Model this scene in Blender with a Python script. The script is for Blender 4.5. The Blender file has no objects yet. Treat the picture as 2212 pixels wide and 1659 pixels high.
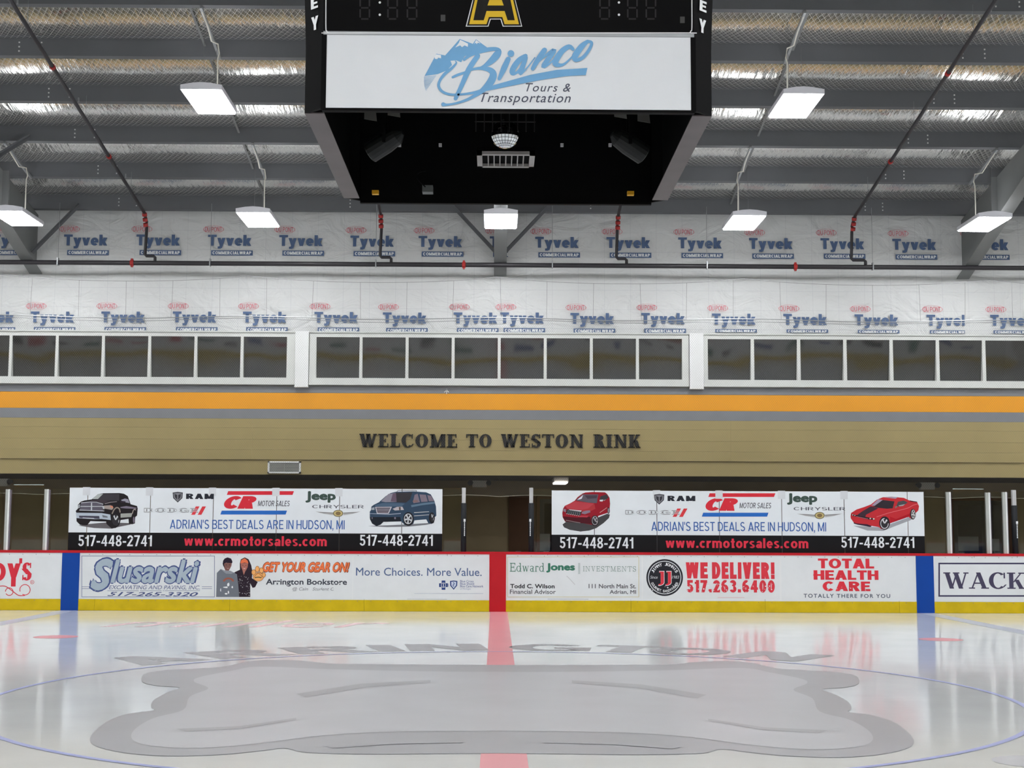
import bpy, math, random
from mathutils import Vector, Matrix
random.seed(7)
SC = bpy.context.scene
COL = SC.collection

# ------------------------------------------------------------------ camera, world, exposure
F_PX, CAM_H, CAM_X = 3082.7, 1.511, -0.0585
YAW, PITCH, ROLL = 0.01072, 0.10064, 0.0038
D = 26.167            # face of the far boards
W = 28.30             # face of the far wall
NEAR = -0.25          # face of the near boards, behind the camera


def cam_axes():
    cy, sy, cp, sp = math.cos(YAW), math.sin(YAW), math.cos(PITCH), math.sin(PITCH)
    fwd = Vector((sy * cp, cy * cp, sp))
    right = Vector((cy, -sy, 0))
    up = right.cross(fwd)
    c, s = math.cos(ROLL), math.sin(ROLL)
    return c * right + s * up, -s * right + c * up, fwd


RT, UP, FW = cam_axes()
cam_d = bpy.data.cameras.new('camera')
cam = bpy.data.objects.new('camera', cam_d)
COL.objects.link(cam)
cam_d.sensor_width = 36.0
cam_d.sensor_fit = 'HORIZONTAL'
cam_d.lens = F_PX / 2212 * 36.0
cam_d.clip_end = 200
m = Matrix((RT, UP, -FW)).transposed().to_4x4()
m.translation = Vector((CAM_X, 0, CAM_H))
cam.matrix_world = m
SC.camera = cam

world = bpy.data.worlds.new('world')
SC.world = world
world.use_nodes = True
world.node_tree.nodes['Background'].inputs[0].default_value = (0.8, 0.85, 0.9, 1)
world.node_tree.nodes['Background'].inputs[1].default_value = 0.05
SC.view_settings.view_transform = 'Standard'
SC.view_settings.look = 'None'
SC.view_settings.gamma = 1.0
SC.view_settings.use_curve_mapping = False
SC.view_settings.exposure = 0.0
LAMP = 41.0           # radiance of the fixture lenses


# ------------------------------------------------------------------ measuring helpers
def ray(x, y):
    return (x - 1106) / F_PX * RT - (y - 829.5) / F_PX * UP + FW


def at(x, y, Y):      # the point that a pixel of the photograph shows on the plane at depth Y
    d = ray(x, y)
    t = Y / d.y
    return Vector((CAM_X + d.x * t, Y, CAM_H + d.z * t))


def on_ice(x, y, Z=0.0):
    d = ray(x, y)
    t = (Z - CAM_H) / d.z
    return Vector((CAM_X + d.x * t, d.y * t, Z))


def lin(c):
    c /= 255.0
    return c / 12.92 if c <= 0.04045 else ((c + 0.055) / 1.055) ** 2.4


# ------------------------------------------------------------------ materials
MATS = {}


def mat(name, rgb, rough=0.6, metal=0.0, var=0.08, vscale=3.0, bump=0.0, bscale=20.0, ior=1.45, gain=1.0, spec=0.5):
    if name in MATS:
        return MATS[name]
    M = bpy.data.materials.new(name)
    M.use_nodes = True
    nt = M.node_tree
    b = nt.nodes['Principled BSDF']
    base = [min(1.0, lin(v) * gain) for v in rgb]
    b.inputs['Roughness'].default_value = rough
    b.inputs['Metallic'].default_value = metal
    b.inputs['IOR'].default_value = ior
    b.inputs['Specular IOR Level'].default_value = spec
    b.inputs['Base Color'].default_value = base + [1]
    if var or bump:
        geo = nt.nodes.new('ShaderNodeNewGeometry')
        if var:
            n = nt.nodes.new('ShaderNodeTexNoise')
            n.inputs['Scale'].default_value = vscale
            n.inputs['Detail'].default_value = 5
            r = nt.nodes.new('ShaderNodeMapRange')
            r.inputs['From Min'].default_value = 0.3
            r.inputs['From Max'].default_value = 0.7
            r.inputs['To Min'].default_value = 1 - var
            r.inputs['To Max'].default_value = 1 + var * 0.5
            mx = nt.nodes.new('ShaderNodeVectorMath')
            mx.operation = 'SCALE'
            mx.inputs[0].default_value = base
            nt.links.new(geo.outputs['Position'], n.inputs['Vector'])
            nt.links.new(n.outputs['Fac'], r.inputs['Value'])
            nt.links.new(r.outputs['Result'], mx.inputs['Scale'])
            nt.links.new(mx.outputs['Vector'], b.inputs['Base Color'])
        if bump:
            n2 = nt.nodes.new('ShaderNodeTexNoise')
            n2.inputs['Scale'].default_value = bscale
            n2.inputs['Detail'].default_value = 4
            bp = nt.nodes.new('ShaderNodeBump')
            bp.inputs['Strength'].default_value = bump
            bp.inputs['Distance'].default_value = 0.02
            nt.links.new(geo.outputs['Position'], n2.inputs['Vector'])
            nt.links.new(n2.outputs['Fac'], bp.inputs['Height'])
            nt.links.new(bp.outputs['Normal'], b.inputs['Normal'])
    MATS[name] = M
    return M


def ink(rgb):          # flat printing ink
    k = 'ink_%d_%d_%d' % tuple(rgb)
    return mat(k, rgb, 0.5, var=0.05, vscale=6.0, gain=1.12, spec=0.15 if sum(rgb) < 240 else 0.4)


def emit(name, rgb, strength):
    M = bpy.data.materials.new(name)
    M.use_nodes = True
    b = M.node_tree.nodes['Principled BSDF']
    b.inputs['Base Color'].default_value = (0.8, 0.8, 0.8, 1)
    b.inputs['Emission Color'].default_value = tuple(rgb) + (1,)
    b.inputs['Emission Strength'].default_value = strength
    MATS[name] = M
    return M


def foil_mat():
    M = bpy.data.materials.new('insulation_foil')
    M.use_nodes = True
    nt = M.node_tree
    b = nt.nodes['Principled BSDF']
    b.inputs['Base Color'].default_value = (0.86, 0.86, 0.84, 1)
    b.inputs['Metallic'].default_value = 1.0
    b.inputs['Roughness'].default_value = 0.15
    geo = nt.nodes.new('ShaderNodeNewGeometry')
    mp = nt.nodes.new('ShaderNodeMapping')
    mp.inputs['Scale'].default_value = (4.2, 0.28, 1.0)
    mp.inputs['Rotation'].default_value = (0, 0, 0.12)
    n = nt.nodes.new('ShaderNodeTexNoise')
    n.inputs['Scale'].default_value = 2.6
    n.inputs['Detail'].default_value = 3
    n.inputs['Roughness'].default_value = 0.55
    bp = nt.nodes.new('ShaderNodeBump')
    bp.inputs['Strength'].default_value = 0.4
    bp.inputs['Distance'].default_value = 0.05
    nt.links.new(geo.outputs['Position'], mp.inputs['Vector'])
    nt.links.new(mp.outputs['Vector'], n.inputs['Vector'])
    nt.links.new(n.outputs['Fac'], bp.inputs['Height'])
    nt.links.new(bp.outputs['Normal'], b.inputs['Normal'])
    MATS['foil'] = M
    return M


def wrap_mat():        # white house wrap: faint grid lines and soft wrinkles
    M = bpy.data.materials.new('house_wrap')
    M.use_nodes = True
    nt = M.node_tree
    b = nt.nodes['Principled BSDF']
    b.inputs['Roughness'].default_value = 0.55
    geo = nt.nodes.new('ShaderNodeNewGeometry')
    sep = nt.nodes.new('ShaderNodeSeparateXYZ')
    nt.links.new(geo.outputs['Position'], sep.inputs[0])
    outs = []
    for ax, per in ((0, 0.262), (2, 0.196)):
        a = nt.nodes.new('ShaderNodeMath'); a.operation = 'PINGPONG'
        nt.links.new(sep.outputs[ax], a.inputs[0]); a.inputs[1].default_value = per
        c = nt.nodes.new('ShaderNodeMath'); c.operation = 'LESS_THAN'
        nt.links.new(a.outputs[0], c.inputs[0]); c.inputs[1].default_value = 0.0028
        outs.append(c)
    mxm = nt.nodes.new('ShaderNodeMath'); mxm.operation = 'MAXIMUM'
    nt.links.new(outs[0].outputs[0], mxm.inputs[0]); nt.links.new(outs[1].outputs[0], mxm.inputs[1])
    mix = nt.nodes.new('ShaderNodeMix'); mix.data_type = 'RGBA'
    mix.inputs['A'].default_value = (0.62, 0.63, 0.625, 1)
    mix.inputs['B'].default_value = (0.50, 0.51, 0.53, 1)
    nt.links.new(mxm.outputs[0], mix.inputs['Factor'])
    nt.links.new(mix.outputs['Result'], b.inputs['Base Color'])
    mp = nt.nodes.new('ShaderNodeMapping')
    mp.inputs['Scale'].default_value = (1.0, 1.0, 1.6)
    mp.inputs['Rotation'].default_value = (0, 0.5, 0)
    n = nt.nodes.new('ShaderNodeTexNoise')
    n.inputs['Scale'].default_value = 1.7
    n.inputs['Detail'].default_value = 5
    n.inputs['Distortion'].default_value = 1.2
    bp = nt.nodes.new('ShaderNodeBump')
    bp.inputs['Strength'].default_value = 0.75
    bp.inputs['Distance'].default_value = 0.09
    nt.links.new(geo.outputs['Position'], mp.inputs['Vector'])
    nt.links.new(mp.outputs['Vector'], n.inputs['Vector'])
    nt.links.new(n.outputs['Fac'], bp.inputs['Height'])
    nt.links.new(bp.outputs['Normal'], b.inputs['Normal'])
    MATS['wrap'] = M
    return M


def ice_mat(name, rgb):
    M = bpy.data.materials.new(name)
    M.use_nodes = True
    nt = M.node_tree
    b = nt.nodes['Principled BSDF']
    b.inputs['Roughness'].default_value = 0.10 if name == 'ice' else 0.29
    b.inputs['IOR'].default_value = 1.31
    base = [lin(v) for v in rgb]
    geo = nt.nodes.new('ShaderNodeNewGeometry')
    n = nt.nodes.new('ShaderNodeTexNoise')
    n.inputs['Scale'].default_value = 1.3
    n.inputs['Detail'].default_value = 6
    r = nt.nodes.new('ShaderNodeMapRange')
    r.inputs['From Min'].default_value = 0.3
    r.inputs['From Max'].default_value = 0.7
    r.inputs['To Min'].default_value = 0.95
    r.inputs['To Max'].default_value = 1.03
    mx = nt.nodes.new('ShaderNodeVectorMath'); mx.operation = 'SCALE'
    mx.inputs[0].default_value = base
    nt.links.new(geo.outputs['Position'], n.inputs['Vector'])
    nt.links.new(n.outputs['Fac'], r.inputs['Value'])
    nt.links.new(r.outputs['Result'], mx.inputs['Scale'])
    nt.links.new(mx.outputs['Vector'], b.inputs['Base Color'])
    n2 = nt.nodes.new('ShaderNodeTexNoise')
    n2.inputs['Scale'].default_value = 5
    n2.inputs['Detail'].default_value = 3
    bp = nt.nodes.new('ShaderNodeBump')
    bp.inputs['Strength'].default_value = 0.03
    bp.inputs['Distance'].default_value = 0.01
    nt.links.new(geo.outputs['Position'], n2.inputs['Vector'])
    nt.links.new(n2.outputs['Fac'], bp.inputs['Height'])
    if name == 'ice': nt.links.new(bp.outputs['Normal'], b.inputs['Normal'])
    MATS[name] = M
    return M


def glass_mat(name, tint, f0, ripple=0.0):
    M = bpy.data.materials.new(name)
    M.use_nodes = True
    nt = M.node_tree
    nt.nodes.remove(nt.nodes['Principled BSDF'])
    out = nt.nodes['Material Output']
    tr = nt.nodes.new('ShaderNodeBsdfTransparent'); tr.inputs[0].default_value = tuple(tint) + (1,)
    gl = nt.nodes.new('ShaderNodeBsdfGlossy'); gl.inputs['Roughness'].default_value = 0.02
    fr = nt.nodes.new('ShaderNodeFresnel'); fr.inputs[0].default_value = f0
    mx = nt.nodes.new('ShaderNodeMixShader')
    nt.links.new(fr.outputs[0], mx.inputs[0])
    nt.links.new(tr.outputs[0], mx.inputs[1]); nt.links.new(gl.outputs[0], mx.inputs[2])
    nt.links.new(mx.outputs[0], out.inputs['Surface'])
    MATS[name] = M
    return M


def pane_mat():        # dark tinted glazing with slightly wavy reflections
    M = bpy.data.materials.new('tinted_glazing')
    M.use_nodes = True
    nt = M.node_tree
    b = nt.nodes['Principled BSDF']
    b.inputs['Base Color'].default_value = (0.016, 0.016, 0.015, 1)
    b.inputs['Roughness'].default_value = 0.04
    b.inputs['IOR'].default_value = 1.95
    geo = nt.nodes.new('ShaderNodeNewGeometry')
    n = nt.nodes.new('ShaderNodeTexNoise')
    n.inputs['Scale'].default_value = 0.8
    n.inputs['Detail'].default_value = 1
    bp = nt.nodes.new('ShaderNodeBump')
    bp.inputs['Strength'].default_value = 0.6
    bp.inputs['Distance'].default_value = 0.012
    nt.links.new(geo.outputs['Position'], n.inputs['Vector'])
    nt.links.new(n.outputs['Fac'], bp.inputs['Height'])
    nt.links.new(bp.outputs['Normal'], b.inputs['Normal'])
    MATS['pane'] = M
    return M


FOIL, WRAP, PANE = foil_mat(), wrap_mat(), pane_mat()
CLEAR = glass_mat('clear_glass', (0.93, 0.95, 0.94), 1.45)
STEEL = mat('painted_grey_steel', (94, 96, 99), 0.5, var=0.08, vscale=1.2)
STEEL_L = mat('rafter_grey_steel', (112, 114, 114), 0.5, var=0.08, vscale=1.2)
GALV = mat('galvanised_metal', (150, 153, 155), 0.4, metal=0.5)
WHITE_P = mat('white_paint', (228, 229, 228), 0.5, var=0.04)
TAN = mat('tan_wall_paint', (162, 146, 100), 0.75, var=0.05, vscale=1.5, bump=0.05, bscale=30)
ORANGE = mat('orange_paint', (230, 156, 22), 0.6, var=0.05, vscale=1.2)
GREYP = mat('grey_paint', (126, 128, 133), 0.65, var=0.05)
BOARD = mat('board_white_plastic', (226, 228, 229), 0.35, var=0.03, vscale=2.5)
YELLOW = mat('kick_plate_yellow', (206, 178, 12), 0.45, var=0.12, vscale=5, spec=.3)
RED = mat('board_red_plastic', (186, 24, 36), 0.45, var=0.05, spec=.3)
BLUE = mat('board_blue_plastic', (4, 66, 154), 0.45, var=0.05, spec=.3)
DARK = mat('dark_gap', (40, 40, 42), 0.8, var=0)
BLACK = mat('black_panel', (24, 24, 26), 0.45, var=0.1)
PIPE = mat('black_iron_pipe', (44, 42, 46), 0.45, var=0.1, vscale=5)
COUPLE = mat('red_pipe_coupling', (165, 40, 38), 0.45, var=0.1, vscale=8)
CONC = mat('concrete', (120, 118, 112), 0.8, var=0.15, vscale=2)
BROWN = mat('brown_door_paint', (96, 66, 44), 0.6, var=0.1)
RECESS = mat('recess_wall_paint', (158, 142, 112), 0.8, var=0.1, vscale=1.5)
SOFFIT = mat('soffit_dark_brown', (70, 62, 52), 0.85, var=0.1)
LENS = emit('lamp_lens', (0.97, 0.98, 1.0), LAMP)
SLOT = emit('lamp_uplight_slot', (0.97, 0.98, 1.0), LAMP * 0.2)
TUBE = emit('fluorescent_tube', (1.0, 0.93, 0.88), 6.0)
ICE = ice_mat('ice', (211, 214, 215))
TWINE = mat('net_twine', (104, 104, 102), 0.8, var=0)
WIRE = mat('galvanised_wire', (205, 205, 200), 0.5, var=0)

# ------------------------------------------------------------------ object helpers
ORG = {}


def tag(o, label=None, cat=None, group=None, kind=None):
    if label: o['label'] = label
    if cat: o['category'] = cat
    if group: o['group'] = group
    if kind: o['kind'] = kind
    return o


def empty(name, loc=(0, 0, 0)):
    o = bpy.data.objects.new(name, None)
    o.empty_display_size = 0.2
    COL.objects.link(o)
    o.location = loc
    ORG[o.name] = Vector(loc)
    return o


def link_mesh(name, verts, faces, mats, parent=None, fmat=None, smooth=False, origin=None):
    """verts in world space; the object's origin is its parent's, or `origin`"""
    if parent is not None:
        og = ORG[parent.name]
    else:
        og = Vector(origin) if origin else Vector((0, 0, 0))
    me = bpy.data.meshes.new(name)
    me.from_pydata([tuple(Vector(v) - og) for v in verts], [], faces)
    if not isinstance(mats, (list, tuple)):
        mats = [mats]
    for mm in mats:
        me.materials.append(mm)
    if fmat:
        me.polygons.foreach_set('material_index', fmat)
    if smooth:
        me.polygons.foreach_set('use_smooth', [True] * len(me.polygons))
    me.update()
    o = bpy.data.objects.new(name, me)
    COL.objects.link(o)
    if parent is not None:
        o.parent = parent
    else:
        o.location = og
    ORG[o.name] = og.copy()
    return o


class MB:
    def __init__(s):
        s.v, s.f, s.m = [], [], []

    def box(s, x0, x1, y0, y1, z0, z1, mi=0):
        k = len(s.v)
        s.v += [(x, y, z) for z in (z0, z1) for y in (y0, y1) for x in (x0, x1)]
        for q in ((0, 2, 3, 1), (4, 5, 7, 6), (0, 1, 5, 4), (2, 6, 7, 3), (0, 4, 6, 2), (1, 3, 7, 5)):
            s.f.append([k + i for i in q]); s.m.append(mi)
        return s

    def poly(s, pts, mi=0):
        k = len(s.v)
        s.v += [tuple(p) for p in pts]
        s.f.append(list(range(k, k + len(pts)))); s.m.append(mi)
        return s

    def prism(s, pts, d, mi=0):
        """extrude a planar polygon by the vector d"""
        k, n = len(s.v), len(pts)
        d = Vector(d)
        s.v += [tuple(p) for p in pts] + [tuple(Vector(p) + d) for p in pts]
        s.f.append(list(range(k, k + n))); s.f.append(list(range(k + 2 * n - 1, k + n - 1, -1))); s.m += [mi, mi]
        for i in range(n):
            j = (i + 1) % n
            s.f.append([k + j, k + i, k + n + i, k + n + j]); s.m.append(mi)
        return s

    def tube(s, pts, r, n=8, mi=0, caps=True):
        pts = [Vector(p) for p in pts]
        rings = []
        for i, p in enumerate(pts):
            a = pts[max(0, i - 1)]; b = pts[min(len(pts) - 1, i + 1)]
            t = (b - a).normalized()
            ref = Vector((0, 0, 1)) if abs(t.z) < 0.9 else Vector((1, 0, 0))
            u = t.cross(ref).normalized(); w = u.cross(t)
            rr = r[i] if isinstance(r, (list, tuple)) else r
            k = len(s.v)
            s.v += [tuple(p + rr * (math.cos(2 * math.pi * j / n) * u + math.sin(2 * math.pi * j / n) * w)) for j in range(n)]
            rings.append(k)
        for a, b in zip(rings, rings[1:]):
            for j in range(n):
                s.f.append([a + j, a + (j + 1) % n, b + (j + 1) % n, b + j]); s.m.append(mi)
        if caps:
            s.f.append([rings[0] + j for j in range(n)][::-1]); s.f.append([rings[-1] + j for j in range(n)]); s.m += [mi, mi]
        return s

    def bar(s, a, b, w, h, mi=0):
        """rectangular bar from a to b"""
        a, b = Vector(a), Vector(b)
        t = (b - a).normalized()
        ref = Vector((0, 0, 1)) if abs(t.z) < 0.95 else Vector((0, 1, 0))
        u = t.cross(ref).normalized() * w / 2; q = u.cross(t).normalized() * h / 2
        return s.prism([a - u - q, a + u - q, a + u + q, a - u + q], b - a, mi)

    def build(s, name, mats, parent=None, smooth=False, origin=None):
        return link_mesh(name, s.v, s.f, mats, parent, s.m, smooth, origin)


def kids(o):
    return [c for c in ALLKIDS.get(o.name, [])]


def copy_tree(o, loc=None, parent=None):
    c = o.copy()
    COL.objects.link(c)
    c.parent = parent
    if loc is not None:
        c.location = loc
    for ch in o.children:
        copy_tree(ch, None, c)
    return c


# ------------------------------------------------------------------ lettering and flat print
TEXT = {}


def text_geo(body, bold=0.0, shear=0.0, space=1.0):
    key = (body, bold, shear, space)
    if key in TEXT:
        return TEXT[key]
    cu = bpy.data.curves.new('lettering_source', 'FONT')
    cu.body = body
    cu.resolution_u = 3
    cu.shear = shear
    cu.space_character = space
    cu.fill_mode = 'FRONT'
    ob = bpy.data.objects.new('lettering_source', cu)
    me = bpy.data.meshes.new_from_object(ob)
    v0 = [(p.co.x, p.co.y) for p in me.vertices]
    f0 = [list(p.vertices) for p in me.polygons]
    shifts = [(0, 0)]
    if bold:
        nn = 6 if bold > 0.015 else 4
        shifts += [(bold * math.cos(2 * math.pi * i / nn + .5), bold * math.sin(2 * math.pi * i / nn + .5)) for i in range(nn)]
    v, f = [], []
    for i, (dx, dy) in enumerate(shifts):       # each copy a hair in front of the last
        k = len(v)
        v += [(x + dx, y + dy, 0.00012 * i) for x, y in v0]
        f += [[k + j for j in q] for q in f0]
    bpy.data.objects.remove(ob); bpy.data.curves.remove(cu); bpy.data.meshes.remove(me)
    TEXT[key] = (v, f)
    return v, f


class G:               # 2-D strokes for hand-built serif letters, height 1
    def __init__(s): s.p = []
    def q(s, x0, y0, x1, y1, w): s.p.append([(x0 - w / 2, y0), (x0 + w / 2, y0), (x1 + w / 2, y1), (x1 - w / 2, y1)])
    def r(s, x0, y0, x1, y1): s.p.append([(x0, y0), (x1, y0), (x1, y1), (x0, y1)])
    def a(s, cx, cy, rx, ry, a0, a1, tv, th, n=14):
        for i in range(n):
            t0 = math.radians(a0 + (a1 - a0) * i / n); t1 = math.radians(a0 + (a1 - a0) * (i + 1) / n)
            s.p.append([(cx + (rx - tv) * math.cos(t0), cy + (ry - th) * math.sin(t0)), (cx + rx * math.cos(t0), cy + ry * math.sin(t0)),
                        (cx + rx * math.cos(t1), cy + ry * math.sin(t1)), (cx + (rx - tv) * math.cos(t1), cy + (ry - th) * math.sin(t1))])


def serif_glyph(c, k=0.2, t=0.09):
    g = G(); sf = 0.075; w = 0.6
    st = 0.09
    if c in 'IELTRK':
        x0 = st; x1 = st + k
        if c == 'T':
            w = 0.8; x0 = 0.4 - k / 2; x1 = 0.4 + k / 2
        g.r(x0, 0, x1, 1)
        if c == 'T':
            g.r(x0 - st, 0, x1 + st, sf); g.r(0, 0.92, 0.8, 1); g.r(0, 0.72, 0.07, 1); g.r(0.73, 0.72, 0.8, 1)
        else:
            g.r(0, 0, x1 + st, sf); g.r(0, 1 - sf, x1 + st, 1)
        if c == 'I': w = x1 + st
        if c == 'E':
            w = 0.7
            g.r(x0, 0.92, 0.64, 1); g.r(0.57, 0.74, 0.64, 1); g.r(x1, 0.46, 0.5, 0.54); g.r(0.45, 0.36, 0.51, 0.64)
            g.r(x0, 0, 0.68, 0.08); g.r(0.61, 0, 0.68, 0.28)
        if c == 'L':
            w = 0.66; g.r(x0, 0, 0.65, 0.08); g.r(0.58, 0, 0.65, 0.3)
        if c == 'R':
            w = 0.78; g.a(x1, 0.75, 0.33, 0.25, -90, 90, k, 0.08); g.q(x1 + 0.12, 0.5, 0.64, 0.0, k); g.r(0.55, 0, 0.8, sf)
        if c == 'K':
            w = 0.82; g.q(x1, 0.4, 0.66, 1.0, t); g.q(x1 + 0.14, 0.56, 0.66, 0, k); g.r(0.52, 0.925, 0.82, 1); g.r(0.53, 0, 0.84, sf)
    elif c in 'CO':
        w = 0.84
        if c == 'O': g.a(0.42, 0.5, 0.42, 0.52, 0, 360, k * 1.05, 0.08, 26)
        else:
            g.a(0.42, 0.5, 0.42, 0.52, 48, 312, k * 1.05, 0.08, 20); g.r(0.68, 0.64, 0.75, 0.99); g.q(0.66, 0.1, 0.78, 0.26, 0.08)
    elif c == 'S':
        w = 0.62; g.a(0.3, 0.755, 0.29, 0.265, 25, 250, k * 0.85, 0.085, 12); g.a(0.31, 0.265, 0.31, 0.285, -155, 75, k * 0.9, 0.085, 12)
        g.q(0.13, 0.66, 0.46, 0.34, k * 1.3); g.r(0.5, 0.7, 0.57, 1.0); g.r(0.02, 0.0, 0.09, 0.3)
    elif c == 'M':
        w = 1.06; g.r(0.12, 0, 0.12 + t, 1); g.r(0.78, 0, 0.78 + k, 1); g.q(0.2, 1, 0.5, 0, k); g.q(0.84, 1, 0.52, 0, t)
        g.r(0.02, 0, 0.3, sf); g.r(0.68, 0, 1.06, sf); g.r(0, 0.925, 0.3, 1); g.r(0.78, 0.925, 1.06, 1)
    elif c == 'N':
        w = 0.92; g.r(0.12, 0, 0.12 + t, 1); g.r(0.7, 0, 0.7 + t, 1); g.q(0.2, 1, 0.72, 0, k)
        g.r(0.02, 0, 0.32, sf); g.r(0.0, 0.925, 0.28, 1); g.r(0.6, 0.925, 0.9, 1)
    elif c in 'WV':
        w = 1.16 if c == 'W' else 0.8
        g.q(0.16, 1, 0.38, 0, k); g.q(0.62, 1, 0.38, 0, t)
        if c == 'W':
            g.q(0.56, 1, 0.8, 0, k); g.q(1.04, 1, 0.8, 0, t); g.r(0.92, 0.925, 1.16, 1); g.r(0.0, 0.925, 0.32, 1); g.r(0.44, 0.925, 0.74, 1)
        else: g.r(0.0, 0.925, 0.32, 1); g.r(0.5, 0.925, 0.76, 1)
    elif c == 'A':
        w = 0.92; g.q(0.14, 0, 0.44, 1, t); g.q(0.72, 0, 0.44, 1, k); g.r(0.26, 0.3, 0.6, 0.38); g.r(0, 0, 0.28, sf); g.r(0.56, 0, 0.92, sf)
    elif c == 'J':
        w = 0.5; g.r(0.2, 0.2, 0.2 + k, 1); g.r(0.08, 0.9, 0.5, 1); g.a(0.05, 0.22, 0.15 + k, 0.24, -100, 0, k, 0.1)
    elif c == 'd':
        w = 0.6; g.r(0.42, 0, 0.42 + k, 1); g.a(0.27, 0.33, 0.27, 0.34, 0, 360, k, 0.06, 20); g.r(0.32, 0.94, 0.5, 1); g.r(0.5, 0, 0.62, 0.05)
    elif c == 'w':
        w = 0.86; g.q(0.12, 0.66, 0.27, 0, k); g.q(0.42, 0.66, 0.27, 0, t); g.q(0.42, 0.66, 0.57, 0, k); g.q(0.74, 0.66, 0.57, 0, t)
        g.r(0.02, 0.62, 0.25, 0.66); g.r(0.65, 0.62, 0.84, 0.66)
    elif c == 'a':
        w = 0.52; g.r(0.32, 0, 0.32 + k, 0.5); g.a(0.22, 0.47, 0.2 + k / 2, 0.2, 0, 150, k, 0.06, 8); g.a(0.22, 0.19, 0.2, 0.2, 0, 360, k, 0.06, 14); g.r(0.4, 0, 0.54, 0.05)
    elif c == 'r':
        w = 0.44; g.r(0.08, 0, 0.08 + k, 0.66); g.r(0, 0, 0.08 + k + 0.08, 0.05); g.a(0.28, 0.46, 0.2, 0.2, 40, 130, 0.06, 0.08, 6); g.r(0.33, 0.5, 0.43, 0.62)
    return g.p, w


def serif_geo(body, k=0.2, t=0.09, gap=0.1, space=0.5):
    v, f, x = [], [], 0.0
    for ch in body:
        if ch == ' ':
            x += space; continue
        ps, w = serif_glyph(ch, k, t)
        for p in ps:
            n = len(v); v += [(x + a, b, 0.00008 * (len(f) % 40)) for a, b in p]; f.append(list(range(n, n + len(p))))
        x += w + gap
    return v, f


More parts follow.
